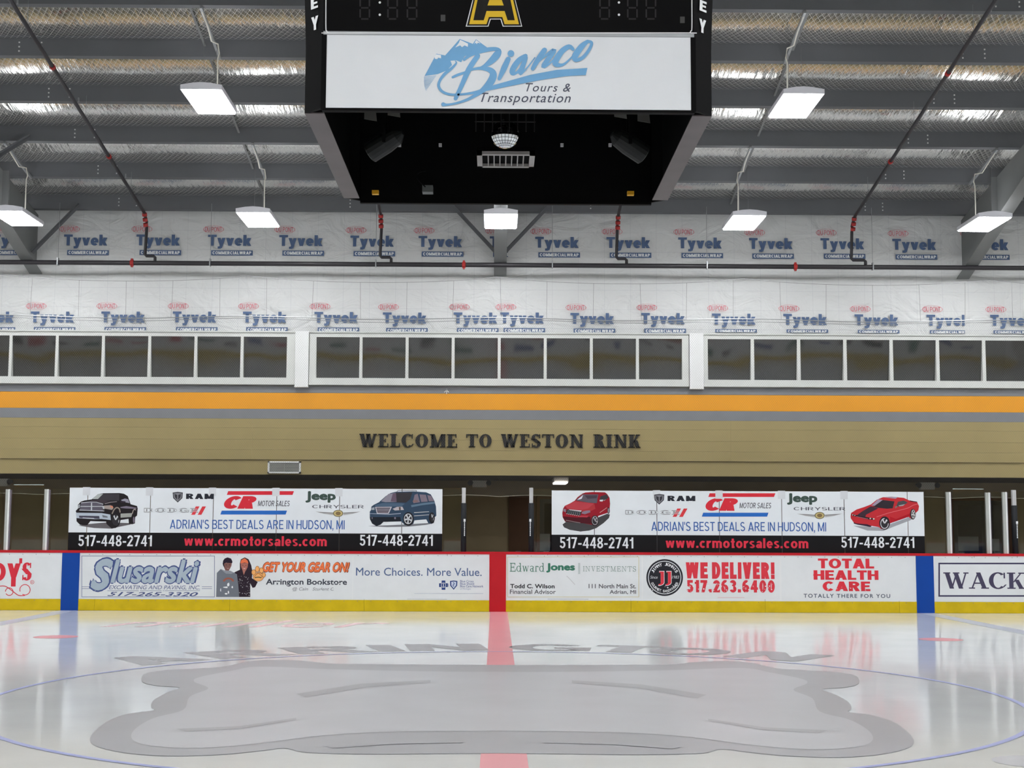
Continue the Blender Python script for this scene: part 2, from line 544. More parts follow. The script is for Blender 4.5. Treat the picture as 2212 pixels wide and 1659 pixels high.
def sans_glyph(c, k=0.2):
    g = G(); h = k * 0.86; w = 0.62
    S = lambda x=0.0, y0=0.0, y1=1.0: g.r(x, y0, x + k, y1)
    if c in 'BDEFHIKLMNPRU' : S(0, 0.3 if c == 'U' else 0)
    if c == 'A': w = .78; g.q(k * .55, 0, .39, 1, k * 1.1); g.q(.78 - k * .55, 0, .39, 1, k * 1.1); g.r(.18, .2, .6, .2 + h * .85)
    elif c == 'B': w = .68; g.a(.36, .735, .3, .265, -90, 90, k, h, 10); g.a(.38, .27, .3, .27, -90, 90, k, h, 10); g.r(0, 1 - h, .36, 1); g.r(0, 0, .38, h); g.r(0, .47, .37, .47 + h * .9)
    elif c == 'C': w = .74; g.a(.38, .5, .38, .51, 42, 318, k, h, 20)
    elif c == 'D': w = .7; g.a(.3, .5, .4, .5, -90, 90, k, h, 16); g.r(0, 0, .3, h); g.r(0, 1 - h, .3, 1)
    elif c == 'E': w = .58; g.r(0, 0, .58, h); g.r(0, 1 - h, .57, 1); g.r(0, .5 - h * .4, .53, .5 + h * .5)
    elif c == 'G': w = .76; g.a(.38, .5, .38, .51, 42, 330, k, h, 20); g.r(.42, .36, .76, .36 + h * .9); g.r(.76 - k * .8, .04, .76, .4)
    elif c == 'H': w = .7; S(.7 - k); g.r(0, .5 - h * .45, .7, .5 + h * .45)
    elif c == 'I': w = k
    elif c == 'J': w = .52; S(.52 - k, .25); g.a(.26, .26, .26, .28, 180, 360, k, h, 12)
    elif c == 'K': w = .72; g.q(k, .36, .6, 1, k * 1.2); g.q(.72 - k * .6, 0, .3, .56, k * 1.15)
    elif c == 'L': w = .55; g.r(0, 0, .55, h)
    elif c == 'M': w = .86; S(.86 - k); g.q(k * .55, 1, .43, .05, k * .95); g.q(.86 - k * .55, 1, .43, .05, k * .95)
    elif c == 'N': w = .7; S(.7 - k); g.q(k * .5, 1, .7 - k * .5, 0, k * 1.05)
    elif c == 'O' or c == '0':
        w = .8 if c == 'O' else .58
        g.a(w / 2, .5, w / 2, .51, 0, 360, k, h, 26)
    elif c == 'P' or c == 'R':
        w = .66; g.a(.34, .71, .31, .29, -90, 90, k, h, 12); g.r(0, 1 - h, .34, 1); g.r(0, .42, .34, .42 + h)
        if c == 'R': w = .7; g.q(.7 - k * .6, 0, .36, .46, k * 1.1)
    elif c == 'S':
        w = .64; g.a(.31, .735, .3, .275, 28, 262, k, h, 14); g.a(.32, .27, .32, .28, -158, 84, k, h, 14); g.q(.5, .36, .13, .64, k * 1.0)
    elif c == 'T': w = .64; g.r(0, 1 - h, .64, 1); S(.32 - k / 2)
    elif c == 'U': w = .68; S(.68 - k, .3); g.a(.34, .33, .34, .34, 180, 360, k, h, 14)
    elif c == 'V': w = .74; g.q(k * .55, 1, .37, 0, k * 1.1); g.q(.74 - k * .55, 1, .37, 0, k * 1.1)
    elif c == 'W':
        w = 1.04
        for a_, b_ in ((k * .55, .28), (.52, .28), (.52, .76), (1.04 - k * .55, .76)): g.q(a_, 1, b_, 0, k * .95)
    elif c == 'Y': w = .74; g.q(k * .55, 1, .37, .4, k * 1.1); g.q(.74 - k * .55, 1, .37, .4, k * 1.1); S(.37 - k / 2, 0, .44)
    elif c == '1': w = .36; S(.36 - k); g.q(.05, .74, .3, .92, .1); g.r(0, .68, .2, .68 + h * .8)
    elif c == '2': w = .56; g.a(.28, .7, .28, .3, 0, 175, k, h, 12); g.q(k * .6, h * .6, .56 - k * .55, .66, k * 1.15); g.r(0, 0, .56, h)
    elif c == '3': w = .56; g.a(.27, .735, .27, .275, -80, 160, k, h, 12); g.a(.28, .275, .28, .285, -165, 85, k, h, 12); g.r(.2, .46, .36, .46 + h * .8)
    elif c == '4': w = .6; S(.6 - k - .08); g.r(0, .22, .6, .22 + h * .9); g.q(.07, .28, .6 - k * .5 - .1, 1, k * .8)
    elif c == '5': w = .56; g.a(.27, .32, .29, .33, -160, 135, k, h, 14); g.r(.06, .5, .06 + k * .8, 1); g.r(.06, 1 - h, .52, 1)
    elif c == '6': w = .58; g.a(.29, .32, .29, .33, 0, 360, k, h, 20); g.a(.32, .55, .32, .46, 60, 190, k, h, 12)
    elif c == '7': w = .56; g.r(0, 1 - h, .56, 1); g.q(.2, 0, .56 - k * .55, 1 - h * .5, k * 1.05)
    elif c == '8': w = .58; g.a(.29, .745, .26, .265, 0, 360, k * .9, h * .9, 18); g.a(.29, .27, .29, .28, 0, 360, k, h, 18)
    elif c == '-': w = .34; g.r(0, .32, .34, .32 + h)
    elif c == '.': w = k; g.r(0, 0, k, k)
    elif c == ',': w = k; g.r(0, 0, k, k); g.q(k * .6, 0, k * .2, -.16, k * .6)
    elif c == "'": w = k * .8; g.r(0, .68, k * .8, 1)
    elif c == '!': w = k; g.r(0, 0, k, k * .9); g.q(k / 2, .3, k / 2, 1, k)
    elif c in 'acelmorstvwyk':
        X = .72; r_ = X / 2
        if c == 'a': w = .56; S(.56 - k, 0, .5); g.a(.3, .47, .26, .26, 0, 165, k, h, 10); g.a(.23, .2, .23, .21, 0, 360, k, h * .9, 16)
        if c == 'c': w = .54; g.a(.3, r_, .3, r_ + .01, 45, 315, k, h, 16)
        if c == 'e': w = .58; g.a(.29, r_, .29, r_ + .01, 0, 320, k, h, 18); g.r(.06, r_ - h * .45, .56, r_ + h * .3)
        if c == 'l': w = k; S(0, 0, 1)
        if c == 'm':
            w = .9; S(0, 0, X); S(.45 - k / 2, 0, .5); S(.9 - k, 0, .5)
            g.a(.45 / 2 + k / 4, .48, .225 + k / 4, .25, 0, 180, k, h, 10); g.a(.675 - k / 4 + .0, .48, .225 + k / 4, .25, 0, 180, k, h, 10)
        if c == 'o': w = .62; g.a(.31, r_, .31, r_ + .01, 0, 360, k, h, 22)
        if c == 'r': w = .42; S(0, 0, X); g.a(.36, .4, .32, .33, 75, 160, k, h * 1.1, 8)
        if c == 's': w = .5; g.a(.25, .53, .24, .2, 25, 262, k * .95, h * .85, 12); g.a(.25, .19, .25, .2, -155, 84, k * .95, h * .85, 12); g.q(.37, .26, .12, .46, k * .85)
        if c == 't': w = .36; S(.08, .05, .95); g.r(0, X - h * .9, .36, X); g.r(.08, 0, .34, h * .9)
        if c == 'v': w = .58; g.q(k * .5, X, .29, 0, k); g.q(.58 - k * .5, X, .29, 0, k)
        if c == 'w':
            w = .84
            for a_, b_ in ((k * .5, .23), (.42, .23), (.42, .61), (.84 - k * .5, .61)): g.q(a_, X, b_, 0, k * .9)
        if c == 'y': w = .6; g.q(k * .5, X, .32, 0, k); g.q(.6 - k * .5, X, .24, -.22, k); g.r(.04, -.27, .28, -.27 + h)
        if c == 'k': w = .6; S(0); g.q(k * 1.0, .22, .46, X, k * 1.15); g.q(.6 - k * .55, 0, .27, .42, k * 1.1)
    return g.p, w


def sans_geo(body, k=0.2, gap=0.11, shear=0.0, space=0.3):
    v, f, x = [], [], 0.0
    for ch in body:
        if ch == ' ':
            x += space; continue
        ps, w = sans_glyph(ch, k)
        for p in ps:
            n = len(v); v += [(x + a + shear * b, b, 0.00008 * (len(f) % 40)) for a, b in p]; f.append(list(range(n, n + len(p))))
        x += w + gap
    return v, f


def fit(geo, x0, x1, z0, z1):
    v, f = geo
    ax, bx = min(p[0] for p in v), max(p[0] for p in v)
    ay, by = min(p[1] for p in v), max(p[1] for p in v)
    return [(x0 + (p[0] - ax) / (bx - ax) * (x1 - x0), z0 + (p[1] - ay) / (by - ay) * (z1 - z0), p[2] if len(p) > 2 else 0.0) for p in v], f


def pxbox(b, Y):
    a = at(b[0], b[3], Y); c = at(b[2], b[1], Y)
    a2 = at(b[0], b[1], Y); c2 = at(b[2], b[3], Y)
    return (a.x + a2.x) / 2, (c.x + c2.x) / 2, (a.z + c2.z) / 2, (c.z + a2.z) / 2


def words(body, b, Y, ink_mat, parent, name='lettering', bold=0.0, shear=0.0, space=1.0, lift=0.0, serif=None, sans=None, gap=.11):
    if sans:
        geo = sans_geo(body, sans, gap, shear)
    else:
        geo = serif_geo(body, *serif) if serif else text_geo(body, bold, shear, space)
    x0, x1, z0, z1 = pxbox(b, Y)
    v, f = fit(geo, x0, x1, z0, z1)
    return link_mesh(name, [(p[0], Y - lift - p[2], p[1]) for p in v], f, ink_mat, parent)


class Flat:            # coloured flat shapes printed on one upright sheet
    def __init__(s, Y, ox=0.0, oy=0.0, sc=1.0):
        s.Y, s.ox, s.oy, s.sc = Y, ox, oy, sc
        s.v, s.f, s.m, s.mats, s.n = [], [], [], [], 0

    def mi(s, rgb):
        k = ink(rgb)
        if k not in s.mats: s.mats.append(k)
        return s.mats.index(k)

    def P(s, x, y): return at(s.ox + x / s.sc, s.oy + y / s.sc, s.Y)

    def raw(s, pts, rgb):
        i = s.mi(rgb); k = len(s.v); s.c = getattr(s, 'c', 0) + 1; dy = 0.0002 * s.n + 0.00003 * (s.c % 60)
        s.v += [(q.x, q.y - dy, q.z) for q in pts]
        s.f.append(list(range(k, k + len(pts)))); s.m.append(i)

    def poly(s, pts, rgb):
        s.n += 1
        s.raw([s.P(*p) for p in pts], rgb)

    def ell(s, cx, cy, rx, ry, rgb, n=24):
        s.poly([(cx + rx * math.cos(2 * math.pi * i / n), cy + ry * math.sin(2 * math.pi * i / n)) for i in range(n)], rgb)

    def ring(s, cx, cy, rx, ry, t, rgb, n=24, a0=0, a1=360):
        s.n += 1
        for i in range(n):
            q0 = math.radians(a0 + (a1 - a0) * i / n); q1 = math.radians(a0 + (a1 - a0) * (i + 1) / n)
            kx, ky = (rx - t), (ry - t * ry / rx)
            s.raw([s.P(cx + rx * math.cos(q0), cy + ry * math.sin(q0)), s.P(cx + rx * math.cos(q1), cy + ry * math.sin(q1)),
                   s.P(cx + kx * math.cos(q1), cy + ky * math.sin(q1)), s.P(cx + kx * math.cos(q0), cy + ky * math.sin(q0))], rgb)

    def line(s, pts, w, rgb):
        """brush stroke; pts are (x, y) or (x, y, width)"""
        s.n += 1
        P = []
        # smooth a little by Catmull-Rom
        for i in range(len(pts) - 1):
            p0 = pts[max(0, i - 1)]; p1 = pts[i]; p2 = pts[i + 1]; p3 = pts[min(len(pts) - 1, i + 2)]
            for k in range(4):
                t = k / 4.0
                P.append(tuple(0.5 * (2 * b + (c - a) * t + (2 * a - 5 * b + 4 * c - d) * t * t + (3 * b - a - 3 * c + d) * t ** 3) for a, b, c, d in zip(p0, p1, p2, p3)))
        P.append(tuple(pts[-1]))
        L, Rr = [], []
        for i, p in enumerate(P):
            a, b = P[max(0, i - 1)], P[min(len(P) - 1, i + 1)]
            dx, dy = b[0] - a[0], b[1] - a[1]
            l = math.hypot(dx, dy) or 1
            ww = (p[2] if len(p) > 2 else w) / 2
            L.append((p[0] - dy / l * ww, p[1] + dx / l * ww)); Rr.append((p[0] + dy / l * ww, p[1] - dx / l * ww))
        for i in range(len(P) - 1):
            s.raw([s.P(*L[i]), s.P(*L[i + 1]), s.P(*Rr[i + 1]), s.P(*Rr[i])], rgb)
        for e in (P[0], P[-1]):
            ww = (e[2] if len(e) > 2 else w) / 2
            if ww > 3:
                s.raw([s.P(e[0] + ww * math.cos(j * .7854), e[1] + ww * math.sin(j * .7854)) for j in range(8)], rgb)

    def rim(s, cx, cy, rx, ry, rgb=(186, 188, 192), dark=(48, 46, 50)):
        s.ell(cx, cy, rx, ry, dark)
        s.ring(cx, cy, rx, ry, rx * 0.16, rgb)
        for i in range(5):
            t = 2 * math.pi * i / 5 + 0.4
            a = 0.2
            s.poly([(cx + rx * .12 * math.cos(t - 1.3), cy + ry * .12 * math.sin(t - 1.3)), (cx + rx * .92 * math.cos(t - a), cy + ry * .92 * math.sin(t - a)),
                    (cx + rx * .92 * math.cos(t + a), cy + ry * .92 * math.sin(t + a)), (cx + rx * .12 * math.cos(t + 1.3), cy + ry * .12 * math.sin(t + 1.3))], rgb)

    def build(s, name, parent, label=None):
        o = link_mesh(name, s.v, s.f, s.mats, parent, s.m)
        if label: o['label'] = label
        return o


# ================================================================== SETTING
XW = 21.0             # half width of the built stretch of the hall
# ---- floor: ice sheet with its markings
ib = MB().box(-XW, XW, NEAR, D + 0.15, -0.12, -0.02)
for i in range(42):
    for j in range(26):
        xa, xb = -XW + 2 * XW * i / 42, -XW + 2 * XW * (i + 1) / 42
        ya, yb = NEAR + (D + .15 - NEAR) * j / 26, NEAR + (D + .15 - NEAR) * (j + 1) / 26
        ib.poly([(xa, ya, 0), (xb, ya, 0), (xb, yb, 0), (xa, yb, 0)])
ice = ib.build('floor', ICE)
tag(ice, 'white glossy ice sheet of the rink', None, None, 'structure')
PAINT = {k: ice_mat('ice_paint_' + k, c) for k, c in dict(grey=(181, 182, 186), dark=(160, 161, 165), pale=(190, 191, 195), red=(216, 148, 155), letter=(160, 161, 165), pink=(222, 190, 194),
                                                          blue=(160, 168, 212), lineblue=(172, 178, 192)).items()}
CY = D - 12.95


def on_floor(name, verts, faces, m, z=0.0015):
    return link_mesh(name, [(v[0], v[1], z) for v in verts], faces, m, ice)


def strip(x0, x1, y0, y1): return [(x0, y0), (x1, y0), (x1, y1), (x0, y1)], [[0, 1, 2, 3]]


def annulus(cx, cy, r0, r1, n=96):
    v = [(cx + r * math.cos(2 * math.pi * i / n), cy + r * math.sin(2 * math.pi * i / n)) for i in range(n) for r in (r0, r1)]
    return v, [[2 * i, 2 * i + 1, (2 * i + 3) % (2 * n), (2 * i + 2) % (2 * n)] for i in range(n)]


on_floor('centre_line', *strip(-0.155, 0.155, NEAR + .05, D - .02), PAINT['red'])
for sx in (-1, 1):
    on_floor('blue_line', *strip(sx * 7.77 - .155, sx * 7.77 + .155, NEAR + .05, D - .02), PAINT['lineblue'])
on_floor('centre_circle', *annulus(0.02, CY, 4.52, 4.575), PAINT['blue'], 0.003)
for sx in (-1, 1):
    for sy in (-1, 1):
        v = [(sx * 6.1 + .3 * math.cos(2 * math.pi * i / 28), CY + sy * 6.71 + .3 * math.sin(2 * math.pi * i / 28)) for i in range(28)]
        on_floor('faceoff_spot', v, [list(range(28))], PAINT['red'])
# centre emblem: a plain faded grey patch with a darker rim
half = [(1073, 1437), (900, 1436), (800, 1435), (715, 1434), (665, 1429), (600, 1426), (540, 1429), (480, 1441), (400, 1446), (340, 1450), (310, 1458), (308, 1474),
        (340, 1482), (388, 1486), (360, 1497), (332, 1513), (326, 1528), (333, 1535), (280, 1542), (235, 1557), (202, 1583), (195, 1602), (215, 1615),
        (270, 1627), (360, 1634), (475, 1631), (560, 1623), (615, 1617), (650, 1625), (700, 1628), (800, 1630), (950, 1629), (1073, 1628)]
def smooth(pts, n=5):
    r_ = []
    for i in range(len(pts) - 1):
        p0, p1, p2, p3 = pts[max(0, i - 1)], pts[i], pts[i + 1], pts[min(len(pts) - 1, i + 2)]
        for k in range(n):
            t = k / n
            r_.append(tuple(0.5 * (2 * b + (c - a) * t + (2 * a - 5 * b + 4 * c - d) * t * t + (3 * b - a - 3 * c + d) * t ** 3) for a, b, c, d in zip(p0, p1, p2, p3)))
    return r_ + [pts[-1]]


L = [on_ice(x, y) for x, y in smooth(half)]
out = [(p.x, p.y) for p in L] + [(-p.x, p.y) for p in L[-2:0:-1]]
on_floor('centre_emblem', out, [list(range(len(out)))], PAINT['dark'], 0.003)
a = [on_ice(x, y) for x, y in smooth([(1073, 1452), (1000, 1452), (860, 1450), (700, 1446), (560, 1441), (500, 1450), (430, 1464), (420, 1474), (450, 1488), (410, 1506), (395, 1535), (330, 1553), (288, 1580), (290, 1602), (340, 1614),
                                (440, 1617), (560, 1607), (700, 1590), (850, 1582), (1073, 1580)])]
inn = [(p.x, p.y) for p in a] + [(-p.x, p.y) for p in a[-2:0:-1]]
on_floor('emblem_field', inn, [list(range(len(inn)))], PAINT['grey'], 0.0045)
for q in ([(640, 1500), (780, 1478), (930, 1470), (930, 1476), (790, 1486), (660, 1508)], [(380, 1576), (520, 1570), (640, 1552), (640, 1557), (520, 1576), (400, 1582)],
          [(700, 1612), (850, 1602), (1000, 1600), (1000, 1606), (850, 1609), (720, 1618)]):
    pl = [on_ice(x, y) for x, y in q]
    for sx in (1, -1):
        on_floor('emblem_stroke', [(sx * p.x, p.y) for p in pl][::sx], [list(range(len(pl)))], PAINT['dark'], 0.006)
# arched word outside the circle
ICEW = [('A', 140.1, .95), ('R', 126.9, 1.0), ('R', 114.4, 1.0), ('I', 106.3, .32), ('N', 97.8, 1.0), ('G', 83.2, 1.05), ('T', 72.5, .95), ('O', 63.5, 1.0), ('N', 50.8, 1.0)]
Rl = 4.72
for ch, deg, wd in ICEW:
    th = math.radians(deg)
    v, f = fit(sans_geo(ch, .22), -wd / 2, wd / 2, 0, 1.02)
    cx, cy = 0.02, CY
    ux, uy = math.sin(th), -math.cos(th)           # along the arc, left to right
    nx, ny = math.cos(th), math.sin(th)            # outward
    link_mesh('ice_letter', [(cx + (Rl + p[1]) * nx + p[0] * ux, cy + (Rl + p[1]) * ny + p[0] * uy, .0015 + .0007 * (round(p[2] / .00008) % 3)) for p in v], f, PAINT['letter'], ice)
p0, p1 = on_ice(235, 1350), on_ice(850, 1343)
v, f = fit(text_geo('miller', 0.0, 0.3), -6.05, -1.72, 21.9, 23.6)
on_floor('ice_lettering', v, f, PAINT['pink'])
g0 = on_ice(2185, 1645)
v, f = annulus(g0.x + .12, g0.y, 0.0, 0.24, 24)
on_floor('ice_mark', v, f, PAINT['grey'])
walk = MB().box(-XW, XW, D + 0.15, 31.6, -0.12, 0.0).build('floor_walkway', CONC)
tag(walk, None, None, None, 'structure')

# ---- far wall: slab, siding, stripes, house wrap
Z = lambda y, Y=W: at(1077, y, Y).z
zt, zwt, zwb, zg1, zo, zg2, zt1, zseam, zbot = 8.35, Z(719), Z(837), Z(851), Z(886), Z(907), None, Z(996), Z(1027)
wall = MB().box(-XW, XW, W + 0.06, W + 0.35, zbot, zt).build('wall_back', WHITE_P)
tag(wall, 'far wall of the hall above the rink boards', None, None, 'structure')
MB().box(-XW, XW, W - .01, W + .06, zg1 + .004, zwb, 0).build('grey_stripe', GREYP, wall)
MB().box(-XW, XW, W - .01, W + .06, zo + .003, zg1, 0).build('orange_stripe', ORANGE, wall)
MB().box(-XW, XW, W - .01, W + .06, zg2 + .003, zo, 0).build('grey_stripe', GREYP, wall)
rows = [Z(907), Z(926.5), Z(951.5), Z(974), Z(995)]
for a, b in zip(rows, rows[1:]):
    for x0, x1 in ((-XW, -4.9), (-4.9, 4.6), (4.6, XW)):
        MB().box(x0, x1 - .002, W - .012, W + .06, b + .003, a).build('siding_board', TAN, wall)
MB().box(-XW, XW, W + .018, W + .06, zbot, Z(995)).build('siding_board', TAN, wall)
# house wrap: lower sheet hangs in front of the upper one
nx, sheets = 130, []
for nm, z0, z1, y in (('upper_wrap', Z(602), zt, W + .03), ('lower_wrap', zwt, Z(596), W + .020)):
    v, f = [], []
    nz = 16
    for j in range(nz + 1):
        for i in range(nx + 1):
            x = -XW + 2 * XW * i / nx; z = z0 + (z1 - z0) * j / nz
            bul = 0.012 * math.sin(x * 2.1 + z * 3) + 0.010 * math.sin(x * 4.7 - z * 2.3) * math.sin(z * 4)
            if nm == 'lower_wrap' and j == nz: z += 0.02 * math.sin(x * 0.9)
            v.append((x, y + bul - (0.006 if nm == 'lower_wrap' else 0), z))
    for j in range(nz):
        for i in range(nx):
            k = j * (nx + 1) + i
            f.append([k, k + 1, k + nx + 2, k + nx + 1])
    o = link_mesh(nm, v, f, WRAP, wall, None, True)
    sheets.append(o)
WBLUE = mat('wrap_print_blue', (76, 98, 134), 0.6, var=0.08, vscale=8)
WRED = mat('wrap_print_red', (206, 92, 106), 0.6, var=0.08, vscale=8)
WPALE = mat('wrap_print_pale', (205, 210, 206), 0.6, var=0.0)
WWHITE = mat('wrap_print_white', (225, 228, 228), 0.6, var=0.0)


def wrap_logo(x, dy, sheet, Yp, cut=False, small=False, clip=None):
    """x = left edge of the big word, dy = drop in pixels; scaled from the photograph's first print"""
    M_ = [WBLUE, WRED, WWHITE, WPALE]
    v, f, m_ = [], [], []

    def put(geo, b, mi, lift):
        x0, x1, z0, z1 = pxbox((x + b[0], b[1] + dy, x + b[2], b[3] + dy), Yp)
        vv, ff = fit(geo, x0, x1, z0, z1)
        k = len(v)
        v.extend([(p[0], Yp - lift - p[2], p[1]) for p in vv]); f.extend([[k + i for i in q] for q in ff]); m_.extend([mi] * len(ff))

    put(sans_geo('Tyvek', .24, .05), (0, 507, 94, 537), 0, .001)
    rect = ([(0, 0), (1, 0), (1, 1), (0, 1)], [[0, 1, 2, 3]])
    if not cut:
        put(rect, (7, 540.5, 97, 551.5), 0, .001)
        put(sans_geo('COMMERCIALWRAP', .24, .09), (10, 542.6, 94, 549.4), 2, .003)
    else:
        put(rect, (7, 540.5, 97, 547.5), 0, .001)
        put(sans_geo('COMMERCIALWRAP', .24, .09), (10, 542, 94, 547.3), 2, .003)
    put(annulus(0, 0, 0.955, 1, 30), (-10, 487, 34.5, 503.5), 1, .001)
    put(sans_geo('DU PONT', .13, .1), (-6, 489.8, 30.5, 500.6), 1, .001)
    if not cut and not small:
        for k in range(2): put(rect, (16 + 4 * k, 559.5 + 3.4 * k, 92, 560.6 + 3.4 * k), 3, .001)
    if clip:                 # the next sheet of wrap laps over the rest of the print
        cx = at(clip, 600, Yp).x
        v = [(min(q[0], cx), q[1], q[2]) for q in v]
    link_mesh('wrap_print', v, f, M_, sheet, m_)


for x, d in ((-18, 0), (138, 0), (294.4, 0), (449, .6), (603, 1.2), (756.7, 2.4), (904, 3.2), (1058, 4), (1156, 5), (1310, 5.6), (1465, 6.4), (1618, 7.6), (1772.5, 8), (1927.7, 9.5), (2084, 10)):
    wrap_logo(x, d - 0.3, sheets[0], W + .002, clip=1097 if x == 1058 else None)
for x, d in ((-64, 0), (66, 0), (218.5, 0), (373, 0), (524.6, .3), (679, .8), (827, 2), (980, 2), (1080.6, 2), (1232, 3.2), (1385, 3.2), (1538, 4.4), (1692, 5.2), (1846, 6.2), (2001.6, 7), (2139, 7.2)):
    wrap_logo(x, 166 + d, sheets[1], W - .022, cut=x > 1500, small=True, clip=2081 if x == 2001.6 else None)

# ---- windows: three glazed bands with pilasters between
FRAME = mat('window_frame_white', (208, 210, 206), 0.5, var=0.04)
TILT = math.radians(8.2)


def window_band(n, xs, x_out0, x_out1):
    """xs = list of (left, right) pane pixel edges"""
    w = empty('window_%d' % n, (at(x_out0, 836, W).x, W, Z(836)))
    tag(w, 'band of dark square panes in a white frame, number %d from the left' % n, None, None, 'structure')
    X = lambda px: at(px, 775, W).x
    zt_, z1, z0, zb_ = Z(722), Z(731), Z(819), Z(834)
    xo0, xo1 = X(x_out0), X(x_out1)
    MB().box(xo0, xo1, W - .07, W + .06, z1, zt_).build('top_rail', FRAME, w)
    MB().box(xo0, xo1, W - .09, W + .06, zb_, z0).build('bottom_rail', FRAME, w)
    edges = [xo0] + [q for p in xs for q in (X(p[0]), X(p[1]))] + [xo1]
    for i in range(0, len(edges), 2):
        if edges[i + 1] - edges[i] > .01:
            MB().box(edges[i], edges[i + 1], W - .07, W + .06, z0, z1).build('mullion' if 0 < i < len(edges) - 2 else 'stile', FRAME, w)
    for a, b in xs:
        x0, x1 = X(a), X(b)
        h = z1 - z0
        dt = h * math.tan(TILT)
        yb = W + .05
        MB().prism([(x0 - .005, yb, z0), (x1 + .005, yb, z0), (x1 + .005, yb - dt, z1), (x0 - .005, yb - dt, z1)], (0, .01, .0015)).build('pane', PANE, w)
    return w


g1 = [(-271.5 + 99.8 * i, -271.5 + 99.8 * i + 93.4) for i in range(9)]
window_band(1, g1, -280, 638)
g2 = [(684 + 99.35 * i, 684 + 99.35 * i + 93) for i in range(8)]
window_band(2, g2, 669, 1487)
g3 = [(1528 + 99.8 * i, 1528 + 99.8 * i + 92.5) for i in range(10)]
window_band(3, g3, 1519, 2550)
for i, (a, b) in enumerate(((639, 668), (1488, 1518))):
    o = MB().box(at(a, 775, W).x, at(b, 775, W).x, W - .12, W + .06, Z(839.5), Z(719)).build('trim_%d' % (i + 1), WHITE_P)
    tag(o, None, None, None, 'structure')
o = MB().box(-XW, XW, W - .1, W + .06, Z(722), Z(719)).build('trim_3', FRAME)
tag(o, None, None, None, 'structure')

# ---- walkway recess below the far wall
YR = 31.4
rec = MB().box(-XW, XW, YR, YR + .2, 0, zbot).build('wall_recess', RECESS)
tag(rec, None, None, None, 'structure')
o = MB().box(-XW, XW, W + .06, YR, zbot - .005, zbot + .12).build('ceiling_recess', SOFFIT)
tag(o, None, None, None, 'structure')
PAPER = mat('paper_notice', (128, 130, 126), 0.8, var=0.1, vscale=9)
GLZ = mat('dark_door_glass', (38, 38, 40), 0.1, var=0)


def door(n, x0, x1, label, glazed, leaf):
    a, b = at(x0, 1100, YR).x, at(x1, 1100, YR).x
    d = empty('door_%d' % n, ((a + b) / 2, YR, 0))
    tag(d, label, None, None, 'structure')
    MB().box(a - .07, a, YR - .05, YR, 0, 2.15).box(b, b + .07, YR - .05, YR, 0, 2.15).box(a - .07, b + .07, YR - .05, YR, 2.15, 2.22).build('door_frame', BROWN, d)
    l = MB().box(a, b, YR - .035, YR, 0.01, 2.15).build('door_leaf', leaf, d)
    if glazed:
        MB().box(a + .1, b - .1, YR - .04, YR - .035, 0.3, 2.05).build('door_glass', GLZ, l)
    h = MB().tube([(a + .09, YR - .09, 1.0), (a + .2, YR - .09, 1.0)], .012).tube([(a + .09, YR - .035, 1.0), (a + .09, YR - .09, 1.0)], .01).build('door_handle', GALV, l)
    return d


door(1, 1106, 1150, 'plain brown door behind the gap between the two banners', False, BROWN)
d2 = door(2, 1166, 1262, 'dark glazed door partly behind the right banner', True, mat('dark_door_leaf', (62, 60, 58), .5))
d3 = door(3, 2058, 2128, 'dark glazed door seen between the right stanchions', True, MATS['dark_door_leaf'])
d4 = door(4, 2136, 2176, 'narrow dark glazed sidelight door by the right padded post', True, MATS['dark_door_leaf'])
for i, (x0, y0, x1, y1, lb) in enumerate(((1163, 1153, 1188, 1190, 'grey notice sheet on the glazed door beside the right banner'), (2070, 1159, 2114, 1190, 'wide grey notice sheet low on the glazed door'),
                                          (2142, 1164, 2159, 1190, 'small tan notice sheet right of the wide grey one'))):
    q = pxbox((x0, y0, x1, y1), YR - .05)
    o = MB().box(q[0], q[1], YR - .047, YR - .042, q[2], q[3]).build('notice_sheet', PAPER, None, False, ((q[0] + q[1]) / 2, YR - .042, q[2]))
    tag(o, lb, 'notice')

# ---- roof: insulation bays, purlins, rafters
ZP = lambda Y: 7.80 + 0.177 * (28.0 - Y)      # underside of the purlins
SP = 1.524
PH = 0.30
NB = 8
PY = [28.0 - SP * k for k in range(NB + 1)]
ceil = empty('ceiling', (0, W, ZP(W)))
tag(ceil, 'sloping roof of grey steel purlins under silver foil insulation', None, None, 'structure')
for k in range(NB):
    v, f = [], []
    ny, nx = 8, 90
    for j in range(ny + 1):
        t = j / ny
        Y = PY[k] - SP * t
        z = ZP(Y) + PH + 0.01 - 0.10 * math.sin(math.pi * t) ** 0.8
        for i in range(nx + 1):
            x = -XW + 2 * XW * i / nx
            v.append((x, Y, z + 0.008 * math.sin(3.1 * x + 1.7 * k) * math.sin(math.pi * t)))
    for j in range(ny):
        for i in range(nx):
            q = j * (nx + 1) + i
            f.append([q, q + nx + 1, q + nx + 2, q + 1])
    link_mesh('insulation', v, f, FOIL, ceil, None, True)
